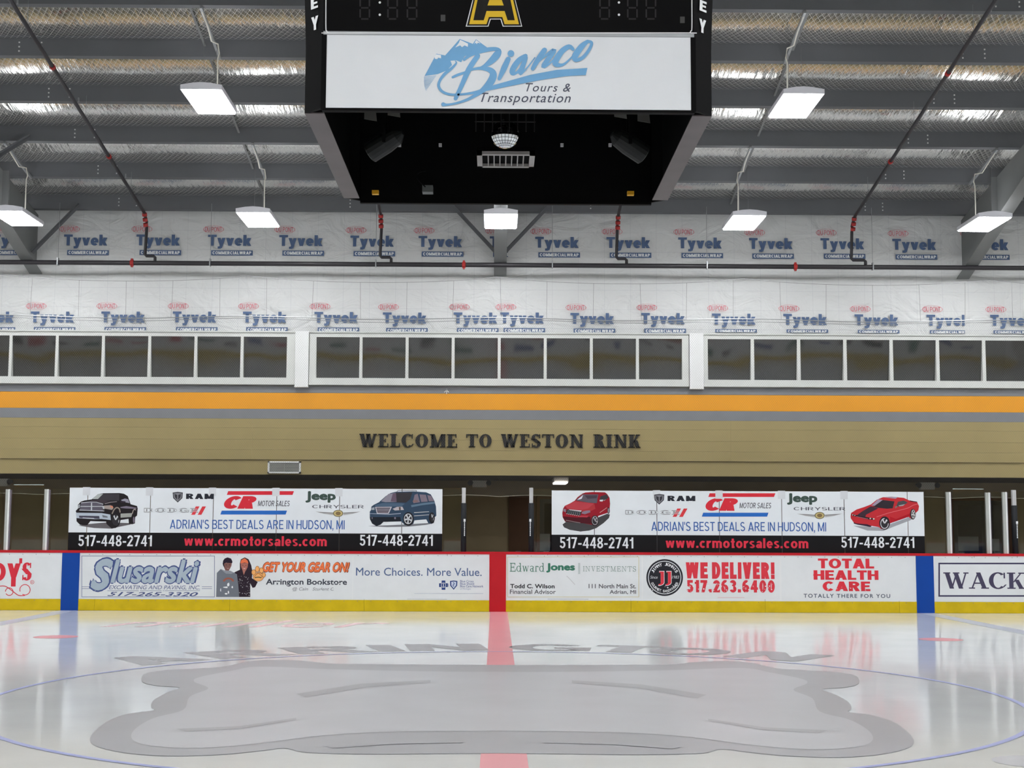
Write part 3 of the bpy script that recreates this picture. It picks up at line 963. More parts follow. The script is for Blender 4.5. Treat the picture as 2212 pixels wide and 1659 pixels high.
for k in range(NB + 1):
    Y = PY[k]; z = ZP(Y)
    mb = MB().box(-XW, XW, Y - .004, Y + .004, z, z + PH)
    mb.prism([(-XW, Y, z), (-XW, Y + .09, z - .016), (-XW, Y + .09, z - .010), (-XW, Y, z + .006)], (2 * XW, 0, 0))
    mb.prism([(-XW, Y - .09, z + PH + .010), (-XW, Y, z + PH - .006), (-XW, Y, z + PH), (-XW, Y - .09, z + PH + .016)], (2 * XW, 0, 0))
    mb.box(-XW, XW, Y + .084, Y + .09, z - .012, z + .012)
    pu = mb.build('purlin', STEEL, ceil)
    bm_ = MB()
    for bx in (-7.6, -7.25, 7.3, 7.65, 1.8 + .3 * (k % 3), -3.0 + .4 * (k % 2)):
        for q in (0.06, 0.13, 0.2):
            bm_.box(bx - .011, bx + .011, Y - .012, Y, z + q, z + q + .022)
    bm_.build('bolt_hole_light', mat('hole_light_paint', (215, 215, 215), .3, metal=.4, var=0), pu)['kind'] = 'stuff'  # pale boxes whose colour imitates light coming through the bolt holes
    if k < NB:
        for sx in (-4.68, 4.6):
            MB().bar((sx, Y - .02, z + .17), (sx, Y - SP + .02, ZP(Y - SP) + .17), .035, .012).build('bridging_bar', STEEL_L, pu)
# wire mesh under the insulation
v, f = [], []
cw, rows_ = 0.095, 19
XM = 12.5
nc = int(2 * XM / cw)
ww = 0.0022
for j in range(rows_):
    for i in range(nc):
        xa = -XM + cw * i
        for (xp, xq, tp, tq) in ((xa, xa + cw / 2, j, j + 1), (xa + cw, xa + cw / 2, j, j + 1)) if j % 2 == 0 else ((xa + cw / 2, xa, j, j + 1), (xa + cw / 2, xa + cw, j, j + 1)):
            k = len(v)
            for x_, t_ in ((xp, tp), (xq, tq)):
                t = t_ / rows_
                Y = -SP * t
                z = 0.177 * SP * t + PH - 0.02 - 0.10 * math.sin(math.pi * t) ** 0.8
                v += [(x_ - ww, Y, z), (x_ + ww, Y, z)]
            f.append([k, k + 1, k + 3, k + 2])
me = None
for k in range(NB):
    if me is None:
        o = link_mesh('wire_mesh', [(a, b + PY[0], c + ZP(PY[0])) for a, b, c in v], f, WIRE, ceil)
        me = o.data
    else:
        o = bpy.data.objects.new('wire_mesh', me); COL.objects.link(o); o.parent = ceil
        o.location = (0, PY[k] - PY[0], ZP(PY[k]) - ZP(PY[0]))
    o['kind'] = 'stuff'
# plain roof further back, over and behind the camera
YE = PY[NB]
zr = ZP(CY) + .3
MB().poly([(-XW, YE, ZP(YE) + .3), (-XW, CY, zr), (XW, CY, zr), (XW, YE, ZP(YE) + .3)]).poly([(-XW, CY, zr), (-XW, -3.2, ZP(2 * CY + 3.2) + .3), (XW, -3.2, ZP(2 * CY + 3.2) + .3), (XW, CY, zr)]).build('roof_deck', mat('roof_deck_pale', (150, 150, 148), .5), ceil)
# tapered rafters
for cx in (-9.3, 0.0, 9.33):
    zb = 6.56
    sl = 0.31
    pts = []
    y0, y1, yk = W + .02, 16.0, 22.0
    lo = lambda Y: zb + sl * (W - Y) if Y > yk else zb + sl * (W - yk) + .177 * (yk - Y)
    hi = lambda Y: ZP(Y) - .004
    ya = 24.4
    lows = [(W + .02), 27, 25.5, 24.2, ya]
    lo2 = lambda Y: min(zb + sl * (W - Y), hi(Y) - .45)
    ys = [W + .02, 27.2, 26.0, 24.8, 23.6, 21.0, 18.0, YE]
    prof = [(cx - .006, y, lo2(y)) for y in ys] + [(cx - .006, y, hi(y)) for y in reversed(ys)]
    r = MB().prism(prof, (.012, 0, 0)).build('rafter', STEEL_L, ceil)
    mb = MB()
    for a, b in zip(ys, ys[1:]):
        mb.prism([(cx - .125, a, lo2(a)), (cx + .125, a, lo2(a)), (cx + .125, a, lo2(a) - .014), (cx - .125, a, lo2(a) - .014)], (0, b - a, lo2(b) - lo2(a)))
    mb.build('bottom_flange', STEEL_L, r)
    for sx in (-1, 1):
        for (yb_, yp) in ((27.6, PY[0]), (24.6, PY[2])):
            if cx > 5 and sx < 0: continue
            MB().bar((cx + sx * .03, yp - .05, lo2(yb_) + .12), (cx + sx * .92, yp - .05, ZP(yp) + .06), .008, .075).bar((cx + sx * .03, yp - .09, lo2(yb_) + .15), (cx + sx * .92, yp - .09, ZP(yp) + .09), .075, .008).build('flange_brace', STEEL, r)
        MB().box(cx + sx * .006, cx + sx * .12, 26.2, 26.212, lo2(26.2), hi(26.2)).build('stiffener', STEEL_L, r)
# end walls and the wall behind the camera
for nm, x in (('wall_left', -XW), ('wall_right', XW)):
    o = MB().box(min(x, x * 1.015), max(x, x * 1.015), -3.2, 31.6, 0, 10.8).build(nm, mat('end_wall_pale', (196, 194, 188), .7))
    tag(o, None, None, None, 'structure')
o = MB().box(-XW, XW, -3.4, -3.2, 0, 8.6).build('wall_front', TAN)
tag(o, None, None, None, 'structure')
MB().box(-XW, XW, -3.2, -3.19, 3.0, 3.5).build('orange_stripe', ORANGE, o)
MB().box(-XW, XW, -3.2, -3.19, 4.2, 8.6).build('upper_wall', WHITE_P, o)

# ================================================================== BOARDS
boards = empty('dasher_boards', (0, D, 0))
tag(boards, 'white rink boards with yellow kick plate, red cap rail and painted adverts', 'boards')
ZK, ZC = 0.205, 1.035
seams = [-1520, -1240, -952, -664, -376, -85, 204, 496, 786.5, 1075, 1363, 1653, 1943, 2233, 2523, 2813, 3103, 3393, 3600]
sx_ = [-XW] + [at(x, 1310, D).x for x in seams[1:-1]] + [XW]
for a, b in zip(sx_, sx_[1:]):
    p = MB().box(a + .002, b - .002, D, D + .02, ZK, ZC).build('board_panel', BOARD, boards)
    MB().box(a + .002, b - .002, D - .006, D + .02, 0.003, ZK - .001).build('kick_plate', YELLOW, p)
    bb = MB()
    for i in range(10):
        x = a + (b - a) * (i + .5) / 10
        bb.box(x - .006, x + .006, D - .003, D, ZC - .035, ZC - .023)
        bb.box(x - .006, x + .006, D - .009, D - .006, ZK - .03, ZK - .018)
    bb.build('screws', mat('screw_grey', (120, 120, 118), .5, var=0), p)['kind'] = 'stuff'
MB().box(-XW, XW, D + .02, D + .13, 0, ZC).build('board_frame', DARK, boards)
MB().box(-XW, XW, D - .012, D + .15, ZC, ZC + .045).build('cap_rail', RED, boards)
for x0, x1, m_, nm in ((133, 171, BLUE, 'blue_stripe'), (1979, 2017, BLUE, 'blue_stripe'), (1057, 1093, RED, 'red_stripe')):
    a, b = at(x0, 1250, D).x, at(x1, 1250, D).x
    MB().box(a, b, D - .010, D, 0.002, ZC).build(nm, m_, boards)
for x0, x1 in ((880, 966), (1183, 1271), (2106, 2199)):       # gate outlines
    a, b = at(x0, 1250, D).x, at(x1, 1250, D).x
    z0 = at((x0 + x1) / 2, 1294, D).z
    MB().box(a - .004, a + .004, D - .0008, D, z0, ZC).box(b - .004, b + .004, D - .0008, D, z0, ZC).box(a, b, D - .0008, D, z0 - .004, z0 + .004).build('gate_joint', mat('joint_grey', (120, 120, 120), .8, var=0), boards)

YA = D - .0025


def advert(x0, x1, label, y0=1201, y1=1294):
    q = pxbox((x0, y0, x1, y1), YA)
    o = MB().box(q[0], q[1], YA, D, max(q[2], ZK + .01), min(q[3], ZC - .004)).build('advertisement', mat('advert_vinyl', (222, 225, 227), .35, var=.03, vscale=4), boards)
    o['label'] = label
    return o


def frame_lines(o, b, w, rgb):
    fl = Flat(YA - .0006)
    x0, y0, x1, y1 = b
    for p in ([(x0, y0), (x1, y0), (x1, y0 + w), (x0, y0 + w)], [(x0, y1 - w), (x1, y1 - w), (x1, y1), (x0, y1)], [(x0, y0), (x0 + w, y0), (x0 + w, y1), (x0, y1)], [(x1 - w, y0), (x1, y0), (x1, y1), (x1 - w, y1)]):
        fl.poly(p, rgb)
    fl.build('border', o)


T1 = YA - .001
flakes = random.Random(3)


def chips(o, b, n, rgb=(222, 225, 227), big=2.2):
    fl = Flat(T1 - .006)
    for i in range(n):
        cx, cy = flakes.uniform(b[0], b[2]), flakes.uniform(b[1], b[3])
        k = flakes.uniform(.4, big)
        fl.n = 0
        fl.poly([(cx + k * flakes.uniform(.5, 1.3) * math.cos(j * 1.05), cy + .8 * k * flakes.uniform(.5, 1.3) * math.sin(j * 1.05)) for j in range(6)], rgb)
    fl.build('worn_chips', o)['kind'] = 'stuff'


# burger restaurant advert, cut by the frame
o = advert(-160, 131, 'white advert with red lettering and scrolls at far left')
WR = ink((203, 40, 58))
for tx, b, kw in (('S', (46, 1215, 69.5, 1254), dict(serif=(.3, .16, .1, .3))), ("'", (41.5, 1206, 48, 1217), dict(sans=.25)), ('Y', (15, 1217, 44, 1267), dict(sans=.26)), ('D', (-14, 1216, 12.5, 1255), dict(sans=.28)), ('N', (-46, 1216, -17, 1255), dict(sans=.26))):
    words(tx, b, T1, WR, o, **kw)
fl = Flat(T1)
for cx, cy, r, a0, a1 in ((54, 1274, 12, -200, 120), (20, 1278, 9, -180, 150), (-12, 1278, 9, -180, 150)):
    fl.ring(cx, cy, r, r, 1.6, (203, 40, 58), 20, a0, a1)
fl.line([(-10, 1268), (10, 1266), (26, 1276), (40, 1286), (54, 1286)], 1.8, (203, 40, 58))
fl.ring(69.5, 1257.5, 4.3, 4.3, .8, (203, 40, 58))
fl.build('scrolls', o)
words('R', (67.8, 1255.2, 71.4, 1260), T1, ink((203, 40, 58)), o)
# excavating firm
o = advert(173, 464, 'white advert with big grey and blue outlined italic name', 1199, 1294)
frame_lines(o, (176, 1200.5, 464, 1290), 1.2, (110, 122, 150))
SB, SG = ink((62, 78, 128)), ink((158, 172, 184))
words('S', (193, 1203, 247, 1279), T1, SB, o, bold=.075, shear=.25, lift=0)
words('S', (196.5, 1206.5, 243.5, 1275.5), T1, SG, o, bold=.045, shear=.25, lift=.0015)
words('lusarski', (236, 1206, 433, 1262), T1, SB, o, bold=.075, shear=.25, lift=.0005)
words('lusarski', (239.5, 1208.5, 429.5, 1260), T1, SG, o, bold=.03, shear=.25, lift=.002)
words('EXCAVATING AND PAVING, INC.', (235, 1264.5, 432, 1274.5), T1, ink((108, 116, 146)), o, bold=.012, shear=.25)
words('517-265-3320', (232, 1279, 428, 1288), T1, ink((70, 82, 126)), o, bold=.02, shear=.35)
fl = Flat(T1)
fl.poly([(232, 1275.6), (432, 1275.6), (432, 1276.6), (232, 1276.6)], (110, 122, 150))
for k in range(2): fl.poly([(177, 1267 + 4 * k), (196, 1267 + 4 * k), (196, 1268 + 4 * k), (177, 1268 + 4 * k)], (110, 122, 150)); fl.poly([(436, 1267 + 4 * k), (458, 1267 + 4 * k), (458, 1268 + 4 * k), (436, 1268 + 4 * k)], (110, 122, 150))
fl.build('rules', o)
chips(o, (200, 1262, 440, 1292), 46, big=1.8)
# bookstore with two printed figures
o = advert(466, 761, 'white advert with two printed figures, a paw and orange lettering', 1200, 1294)
fl = Flat(T1, 460, 1190, 7.135)
HOOD = (104, 109, 118)
fl.poly([(330, 330), (415, 290), (415, 190), (430, 130), (490, 100), (550, 130), (590, 220), (610, 330), (600, 420), (690, 480), (650, 560), (610, 570), (575, 500), (575, 710), (400, 710), (380, 460)], (44, 34, 44))
fl.poly([(428, 188), (542, 188), (535, 250), (510, 300), (480, 318), (450, 290), (432, 240)], (160, 98, 86))
fl.poly([(422, 192), (436, 142), (490, 112), (535, 150), (546, 192), (490, 180)], (214, 106, 66))
fl.poly([(455, 300), (505, 300), (475, 372)], (158, 104, 92))
for ex in (460, 508): fl.ell(ex, 222, 9, 5, (70, 40, 40), 10)
fl.poly([(462, 262), (486, 270), (508, 260), (486, 282)], (220, 190, 185))
fl.poly([(484, 225), (494, 250), (476, 250)], (140, 82, 72))
fl.poly([(50, 710), (60, 340), (120, 280), (175, 300), (265, 305), (370, 360), (390, 520), (405, 710)], HOOD)
fl.poly([(120, 282), (175, 300), (265, 305), (330, 335), (280, 355), (200, 350)], (134, 138, 146))
fl.poly([(165, 185), (292, 180), (285, 230), (262, 275), (245, 305), (190, 300), (170, 250)], (118, 80, 74))
fl.poly([(150, 200), (158, 150), (180, 118), (225, 100), (280, 118), (300, 160), (298, 188), (200, 182), (172, 196), (180, 265), (160, 232)], (38, 30, 44))
for ex in (205, 255): fl.ell(ex, 215, 9, 5, (56, 34, 38), 10)
fl.poly([(210, 262), (232, 268), (252, 260), (232, 278)], (190, 150, 145))
fl.ring(240, 480, 90, 70, 34, (150, 84, 66), 14, 190, 350)
for cx, cy, a, b in ((235, 520, 26, 36), (200, 560, 40, 14), (240, 640, 14, 30), (205, 660, 22, 14), (300, 560, 14, 18), (120, 600, 10, 30)):
    fl.poly([(cx + a * random.uniform(.6, 1.2) * math.cos(t * .9), cy + b * random.uniform(.6, 1.2) * math.sin(t * .9)) for t in range(7)], (224, 226, 228))
for i in range(46):
    cx, cy, a = random.uniform(390, 570), random.uniform(390, 690), random.uniform(3, 10)
    fl.n -= 1
    fl.poly([(cx + a, cy), (cx, cy + a), (cx - a, cy), (cx, cy - a)], (150, 146, 152))
PAW, PAWL = (226, 164, 98), (150, 96, 50)
for cx, cy, rx, ry in ((700, 400, 84, 70), (630, 330, 36, 44), (685, 280, 34, 48), (748, 300, 34, 44), (785, 370, 30, 40)):
    fl.ell(cx, cy, rx, ry, PAWL); fl.ell(cx, cy, rx - 7, ry - 7, PAW)
fl.line([(640, 400), (670, 365), (700, 345), (730, 365), (760, 400)], 8, PAWL)
fl.line([(650, 412), (700, 405), (745, 412)], 14, (90, 84, 50))
fl.build('printed_figures', o, 'print of a figure in a grey hoodie beside one in black with an orange headband')
words('GET YOUR GEAR ON!', (567, 1213.5, 756, 1237), T1, ink((120, 62, 50)), o, bold=.075, shear=.3)
words('GET YOUR GEAR ON!', (568.5, 1214.5, 754.5, 1235.5), T1, ink((226, 112, 62)), o, bold=.04, shear=.3, lift=.0015)
words('Arrington Bookstore', (574.5, 1250.5, 749.5, 1267), T1, ink((62, 66, 76)), o, bold=.025)
words('@ Cain   Student C', (631, 1268.5, 722, 1277.5), T1, ink((128, 130, 136)), o, bold=.01, shear=.25)
chips(o, (580, 1257, 750, 1277), 40, big=1.7)
# health insurer
o = advert(763, 1055, 'plain white advert with thin blue wording and small blue emblems')
words('More Choices. More Value.', (769, 1226.5, 1040.5, 1244), T1, ink((74, 96, 136)), o, bold=.004)
NAVY = (44, 66, 120)
fl = Flat(T1)
fl.poly([(954, 1254), (962, 1254), (962, 1274), (954, 1274)], NAVY); fl.poly([(948.5, 1260), (967.5, 1260), (967.5, 1268), (948.5, 1268)], NAVY)
fl.ring(958, 1264, 5.4, 5.4, 1.0, (215, 218, 224), 16)
fl.poly([(957.3, 1260), (958.7, 1260), (958.7, 1268), (957.3, 1268)], (215, 218, 224))
fl.poly([(968.4, 1261), (969, 1261), (969, 1267), (968.4, 1267)], NAVY)
fl.poly([(972, 1255), (980, 1254), (988, 1255), (987.5, 1265), (980, 1274), (972.5, 1265)], NAVY)
fl.poly([(974.5, 1257), (980, 1256.2), (985.5, 1257), (985, 1264.5), (980, 1271), (975, 1264.5)], (196, 204, 220))
fl.line([(979, 1258), (981.5, 1261), (978.5, 1264), (981, 1267)], 1.4, NAVY)
fl.poly([(895, 1281.6), (1044, 1281.6), (1044, 1282.2), (895, 1282.2)], (160, 168, 190))
fl.build('emblems', o)
for i, tx in enumerate(('Blue Cross', 'Blue Shield', 'Blue Care Network')):
    words(tx, (994, 1253.2 + 5.4 * i, (1023, 1024, 1044)[i], 1258 + 5.4 * i), T1, ink((92, 106, 150)), o, bold=.01)
words('of Michigan', (994, 1270.4, 1017, 1274.6), T1, ink((140, 148, 176)), o)
# investments
o = advert(1094, 1386, 'white advert with thin gold border and green serif lettering', 1200, 1294)
frame_lines(o, (1096, 1202.5, 1380.5, 1290), 1.1, (196, 186, 140))
GRN = ink((52, 112, 92))
words('Edward', (1101.5, 1216, 1176, 1235), T1, GRN, o, serif=(.09, .05, .08, .4))
words('Jones', (1180, 1216.5, 1242, 1237), T1, GRN, o, bold=.05)
fl = Flat(T1)
for x in (1249.5, 1252): fl.poly([(x, 1216), (x + .8, 1216), (x + .8, 1240), (x, 1240)], (96, 130, 118))
fl.line([(1224, 1244), (1232, 1252), (1242, 1263)], 1.6, (190, 190, 192))
fl.build('rules', o)
words('INVESTMENTS', (1259.5, 1223, 1374, 1234.5), T1, ink((108, 134, 126)), o, serif=(.09, .05, .16, .4))
words('Todd C. Wilson', (1102, 1261.5, 1198, 1271), T1, ink((54, 54, 58)), o, bold=.03)
words('Financial Advisor', (1101.5, 1273.5, 1200.5, 1283), T1, ink((80, 82, 86)), o, bold=.014)
words('111 North Main St.', (1271.5, 1261.5, 1374, 1271), T1, ink((84, 84, 90)), o, bold=.02)
words('Adrian, MI', (1317, 1274.5, 1374, 1284), T1, ink((84, 84, 90)), o, bold=.02)
# sandwich shop
o = advert(1389, 1684, 'white advert with a round black badge and heavy red lettering', 1201, 1294)
fl = Flat(T1)
K = (40, 40, 46)
fl.ell(1435.7, 1247.6, 39.6, 39.8, K, 48)
fl.ring(1435.7, 1247.6, 35.8, 36, 1.5, (216, 219, 222), 48)
fl.build('badge', o)
JR = ink((205, 48, 62))
for x0 in (1422, 1437.5):
    words('J', (x0 - .8, 1233.2, x0 + 13.2, 1265.5), T1, ink((220, 222, 225)), o, serif=(.3, .2, .1, .4), lift=.0016)
    words('J', (x0 + .2, 1234.4, x0 + 12.2, 1264.4), T1, JR, o, serif=(.3, .2, .1, .4), lift=.0026)


def arc_words(body, cx, cy, r, a0, a1, h, w, rgb, o, top=True):
    v_, f_ = [], []
    n = len(body)
    for i, ch in enumerate(body):
        if ch == ' ': continue
        a = math.radians(a0 + (a1 - a0) * i / (n - 1))
        k = .35 if ch in "I'l" else 1.0
        gv, gf = fit(text_geo(ch, .03), -w / 2 * k, w / 2 * k, 0, h)
        ca, sa = math.cos(a), math.sin(a)
        m0 = len(v_)
        for p in gv:
            if top:   # outward is up
                x = cx + (r + p[1]) * ca - p[0] * -sa * 1.0
                y = cy - (r + p[1]) * sa + p[0] * ca * 1.0 * -(-1)
                x = cx + (r + p[1]) * ca + p[0] * sa
                y = cy - ((r + p[1]) * sa - p[0] * ca)
            else:
                x = cx + (r - p[1]) * ca - p[0] * sa
                y = cy - ((r - p[1]) * sa + p[0] * ca)
            q = at(x, y, T1)
            v_.append((q.x, T1 - .0025 - p[2], q.z))
        f_ += [[m0 + j for j in q] for q in gf]
    link_mesh('lettering', v_, f_, ink(rgb), o)


arc_words("JIMMY JOHN'S", 1435.7, 1247.6, 25.5, 152, 28, 6.6, 5.2, (220, 222, 225), o)
arc_words('GOURMET SANDWICHES', 1435.7, 1247.6, 32, 205, 335, 5.6, 4.0, (205, 207, 210), o, top=False)
words('Since', (1404.5, 1243.5, 1420.5, 1250), T1, ink((190, 192, 196)), o, shear=.25, lift=.003)
words('1983', (1451.5, 1243.5, 1467, 1250), T1, ink((190, 192, 196)), o, shear=.25, lift=.003)
words('WE', (1481.5, 1214.7, 1529, 1249.5), T1, JR, o, sans=0.3)
words('DELIVER!', (1538, 1214.7, 1673, 1250.5), T1, JR, o, sans=0.3)
words('517.263.6400', (1483, 1253, 1673.5, 1280), T1, JR, o, sans=0.26)
fl = Flat(T1); fl.poly([(1550, 1290.4), (1608, 1290.4), (1608, 1291.2), (1550, 1291.2)], (214, 150, 156)); fl.build('rules', o)
chips(o, (1484, 1262, 1674, 1281), 60, big=1.8)
chips(o, (1402, 1262, 1470, 1284), 26, big=1.4)
# health care
o = advert(1688, 1976, 'white advert with wide red block lettering in three lines', 1203, 1297)
for tx, b in (('TOTAL', (1767, 1206.5, 1888, 1228)), ('HEALTH', (1757.5, 1232, 1897.5, 1252.5)), ('CARE', (1777, 1256, 1880, 1277))):
    words(tx, b, T1, ink((208, 44, 58)), o, sans=.25, gap=.05)
fl = Flat(T1)
fl.poly([(1757, 1240), (1766, 1240), (1766, 1244), (1757, 1244)], (208, 44, 58))
fl.build('rules', o)
words('TOTALLY THERE FOR YOU', (1736, 1283, 1923, 1291.5), T1, ink((74, 84, 100)), o, bold=.02, space=1.25)
chips(o, (1777, 1266, 1880, 1278), 18, big=1.5)
# framed serif advert, cut by the frame
o = advert(2019, 2330, 'white advert with dark rectangular border and dark serif capitals at far right', 1205, 1299)
frame_lines(o, (2027, 2027 and 1215.5, 2322, 1289), 3.4, (70, 66, 92))
words('WACKE', (2038, 1236, 2246, 1272.5), T1, ink((70, 66, 88)), o, serif=(.2, .07, .0, .4))

# ================================================================== GLASS, BANNERS, POSTS
YG = D + .07
ZG = ZC + .045
ztop = lambda x: at(x, 1052, YG).z


def glass_pane(x0, x1, label, ytop=1053, edge=True):
    a, b = at(x0, 1120, YG).x, at(x1, 1120, YG).x
    z1 = at((x0 + x1) / 2, ytop, YG).z
    o = MB().box(a, b, YG, YG + .012, ZG, z1).build('rink_glass', CLEAR, None, False, ((a + b) / 2, YG, ZG))
    tag(o, label, 'glass', 'glass panes standing on the rink boards')
    if edge:
        MB().box(a, b, YG - .001, YG + .013, z1, z1 + .012).build('polished_edge', mat('glass_edge', (176, 190, 184), .3, var=0), o)
    return o


b1 = [148, 188, 324, 460, 597, 733, 868, 956]
b2 = [1191, 1284, 1419, 1554, 1689, 1824, 1961, 1997]
CARTX = mat('banner_white_print', (222, 227, 231), .35, var=.03, vscale=3)
BANB = mat('banner_black_print', (27, 26, 28), .5, var=.08, spec=.12)


def banner(xs, dy, label):
    x0, x1 = xs[0], xs[-1]
    Yb = YG - .006
    c = at((x0 + x1) / 2, 1190, Yb)
    bn = empty('sponsor_banner', (c.x, Yb, ZG))
    tag(bn, label, 'banner', 'long sponsor banners on the rink glass')
    zm, zt_ = at((x0 + x1) / 2, 1151.5 + dy, Yb).z, at((x0 + x1) / 2, 1055 + dy * 1.2, Yb).z
    for a, b in zip(xs, xs[1:]):
        xa, xb = at(a, 1120, Yb).x + .006, at(b, 1120, Yb).x - .006
        MB().box(xa, xb, Yb, Yb + .005, zm, zt_).build('banner_section', CARTX, bn)
        MB().box(xa, xb, Yb, Yb + .005, ZG, zm - .001).build('banner_base', BANB, bn)
    for a in xs[1:-1]:
        q = at(a, 1060, Yb).x
        MB().box(q - .011, q + .011, Yb + .0052, Yb + .0058, ZG, zt_).build('joint_strip', mat('joint_dark', (58, 58, 60), .7, var=0), bn)
        if a in (868, 1284, 1961): continue
        MB().box(q - .075, q + .06, Yb - .0016, Yb - .0006, zt_ - .14, zt_ + .012).build('clear_tape', mat('tape_grey', (209, 212, 216), .4, var=.05), bn)
    return bn, Yb - .0006


def banner_print(bn, Yt, dx, dy):
    B = lambda b: (b[0] + dx, b[1] + dy, b[2] + dx, b[3] + dy)
    w = lambda t, b, rgb, **k: words(t, B(b), Yt, ink(rgb), bn, **k)
    w('RAM', (402, 1066.5, 462, 1078), (40, 42, 50), sans=0.27)
    w('DODGE', (311, 1097.5, 428, 1107), (128, 130, 134), sans=.24)
    w('DODGE', (312.2, 1098.8, 426.8, 1105.7), (216, 220, 223), sans=.13, lift=.008)
    w('CR', (484, 1071.5, 554, 1099), (200, 34, 50), shear=.25, sans=.31, gap=-.05)
    w('MOTOR SALES', (557, 1081.5, 626, 1093.5), (74, 76, 84), shear=.2, sans=0.15)
    w('Jeep', (660, 1061, 725.5, 1086), (62, 78, 72), bold=.05)
    w('CHRYSLER', (674.5, 1091, 786, 1098), (78, 80, 90), sans=0.14)
    w("ADRIAN'S BEST DEALS ARE IN HUDSON, MI", (367, 1123, 744.5, 1146), (52, 92, 156), sans=0.14)
    w('517-448-2741', (169, 1156, 328, 1180), (214, 218, 222), sans=0.17)
    w('www.crmotorsales.com', (398, 1158, 706, 1179.5), (206, 44, 66), sans=0.21)
    w('517-448-2741', (777, 1155.5, 935, 1179), (214, 218, 222), sans=0.17)
    fl = Flat(Yt)
    R_, B_ = (200, 34, 50), (30, 96, 176)
    q = lambda pts, c: fl.poly([(x + dx, y + dy) for x, y in pts], c)
    q([(493, 1061), (635, 1061), (632, 1069), (490, 1069)], R_)
    q([(479, 1103), (620, 1103), (617, 1111.5), (476, 1111.5)], B_)
    for x in (412, 426): q([(x + 11, 1094), (x + 19, 1094), (x + 9, 1112), (x + 1, 1112)], (206, 52, 60))
    # ram shield
    q([(373, 1064), (384, 1062.5), (395, 1064), (394, 1076), (384, 1085.5), (374, 1076)], (66, 66, 72))
    q([(375, 1066), (384, 1065), (393, 1066), (392, 1075), (384, 1083), (376, 1075)], (122, 122, 128))
    q([(377, 1067), (383, 1069), (383, 1080), (378, 1074)], (54, 54, 60)); q([(391, 1067), (385, 1069), (385, 1080), (390, 1074)], (54, 54, 60))
    # winged emblem
    q([(681, 1105), (720, 1107), (720, 1113), (700, 1110)], (170, 170, 170)); q([(779, 1105), (742, 1107), (742, 1113), (762, 1110)], (170, 170, 170))
    q([(684, 1105.8), (720, 1108.4), (720, 1109.4), (700, 1108)], (90, 90, 94)); q([(776, 1105.8), (742, 1108.4), (742, 1109.4), (762, 1108)], (90, 90, 94))
    fl.ell(730.5 + dx, 1109 + dy, 11, 7.6, (110, 104, 80)); fl.ell(730.5 + dx, 1109 + dy, 9, 6, (186, 168, 112)); fl.ell(730.5 + dx, 1109 + dy, 5.6, 4, (120, 100, 66))
    fl.build('emblems', bn)


bnl, Yt = banner(b1, 0, 'long car dealer banner with a black pickup and a blue minivan')
banner_print(bnl, Yt, 0, 0)
# pickup
fl = Flat(Yt, 150, 1040, 13.012)
BK = (34, 30, 33)
fl.poly([(250, 1240), (500, 1200), (1040, 1150), (1700, 1170), (1720, 1210), (1400, 1275), (1200, 1328), (700, 1310)], (92, 88, 92))
fl.poly([(190, 870), (175, 830), (240, 760), (235, 660), (320, 570), (420, 535), (620, 505), (800, 360), (950, 330), (1400, 325), (1530, 345), (1640, 410), (1720, 640), (1900, 690), (1920, 760), (1900, 960), (1850, 1000), (1840, 1180), (1760, 1205), (1670, 1190), (1660, 1050), (1440, 1085), (1400, 1230), (1300, 1310), (1180, 1320), (1040, 1190), (1030, 1130), (590, 1115), (500, 1230), (300, 1220), (200, 1120)], BK)
fl.poly([(640, 495), (800, 358), (950, 345), (1400, 345), (1400, 540), (900, 525), (700, 500)], (58, 56, 60))
fl.poly([(640, 495), (805, 360), (950, 348), (800, 495)], (160, 166, 164))
fl.poly([(1450, 520), (1560, 480), (1650, 500), (1690, 610), (1500, 575)], (140, 138, 152))
fl.poly([(1430, 540), (1580, 560), (1570, 600), (1440, 590)], (50, 40, 52))
fl.poly([(620, 520), (900, 520), (1150, 545), (930, 620), (760, 570), (560, 565)], (62, 54, 60))
fl.poly([(980, 620), (1150, 575), (1340, 560), (1330, 578), (1160, 595), (1000, 635)], (128, 120, 122))
for p in ([(320, 610), (560, 588), (760, 592), (945, 645), (945, 690), (318, 690)], [(308, 722), (930, 722), (950, 830), (285, 808)]): fl.poly(p, (86, 82, 94))
for p in ([(310, 690), (950, 692), (950, 716), (310, 716)], [(330, 592), (560, 570), (760, 575), (955, 630), (945, 648), (760, 592), (560, 588), (325, 612)], [(920, 690), (975, 690), (985, 780), (950, 780)], [(280, 795), (980, 818), (980, 840), (280, 815)], [(610, 600), (640, 600), (640, 830), (600, 820)]): fl.poly(p, (176, 178, 184))
fl.poly([(970, 680), (1150, 668), (1215, 690), (1240, 745), (1200, 800), (990, 765)], (150, 138, 132)); fl.poly([(1140, 672), (1215, 692), (1238, 745), (1160, 740)], (196, 120, 90))
fl.poly([(240, 660), (300, 640), (295, 740), (240, 760)], (150, 154, 160))
fl.poly([(180, 878), (900, 888), (1150, 930), (1165, 1085), (900, 1055), (700, 1060), (200, 1030)], (166, 176, 188))
fl.poly([(270, 962), (840, 972), (850, 1050), (280, 1022)], (66, 64, 78)); fl.poly([(370, 1012), (700, 1030), (690, 1048), (380, 1030)], (190, 192, 198)); fl.poly([(920, 940), (1070, 980), (1080, 1020), (940, 1010)], (100, 104, 112))
fl.poly([(1440, 905), (1775, 890), (1740, 1000), (1440, 1020)], (146, 148, 142))
fl.poly([(1430, 720), (1600, 690), (1890, 740), (1880, 765), (1600, 760), (1440, 745)], (112, 104, 120))
fl.line([(1205, 900), (1260, 790), (1330, 735), (1400, 765), (1425, 860)], 34, (134, 124, 114))
fl.line([(1770, 900), (1800, 810), (1840, 780), (1860, 800)], 26, (150, 140, 134))
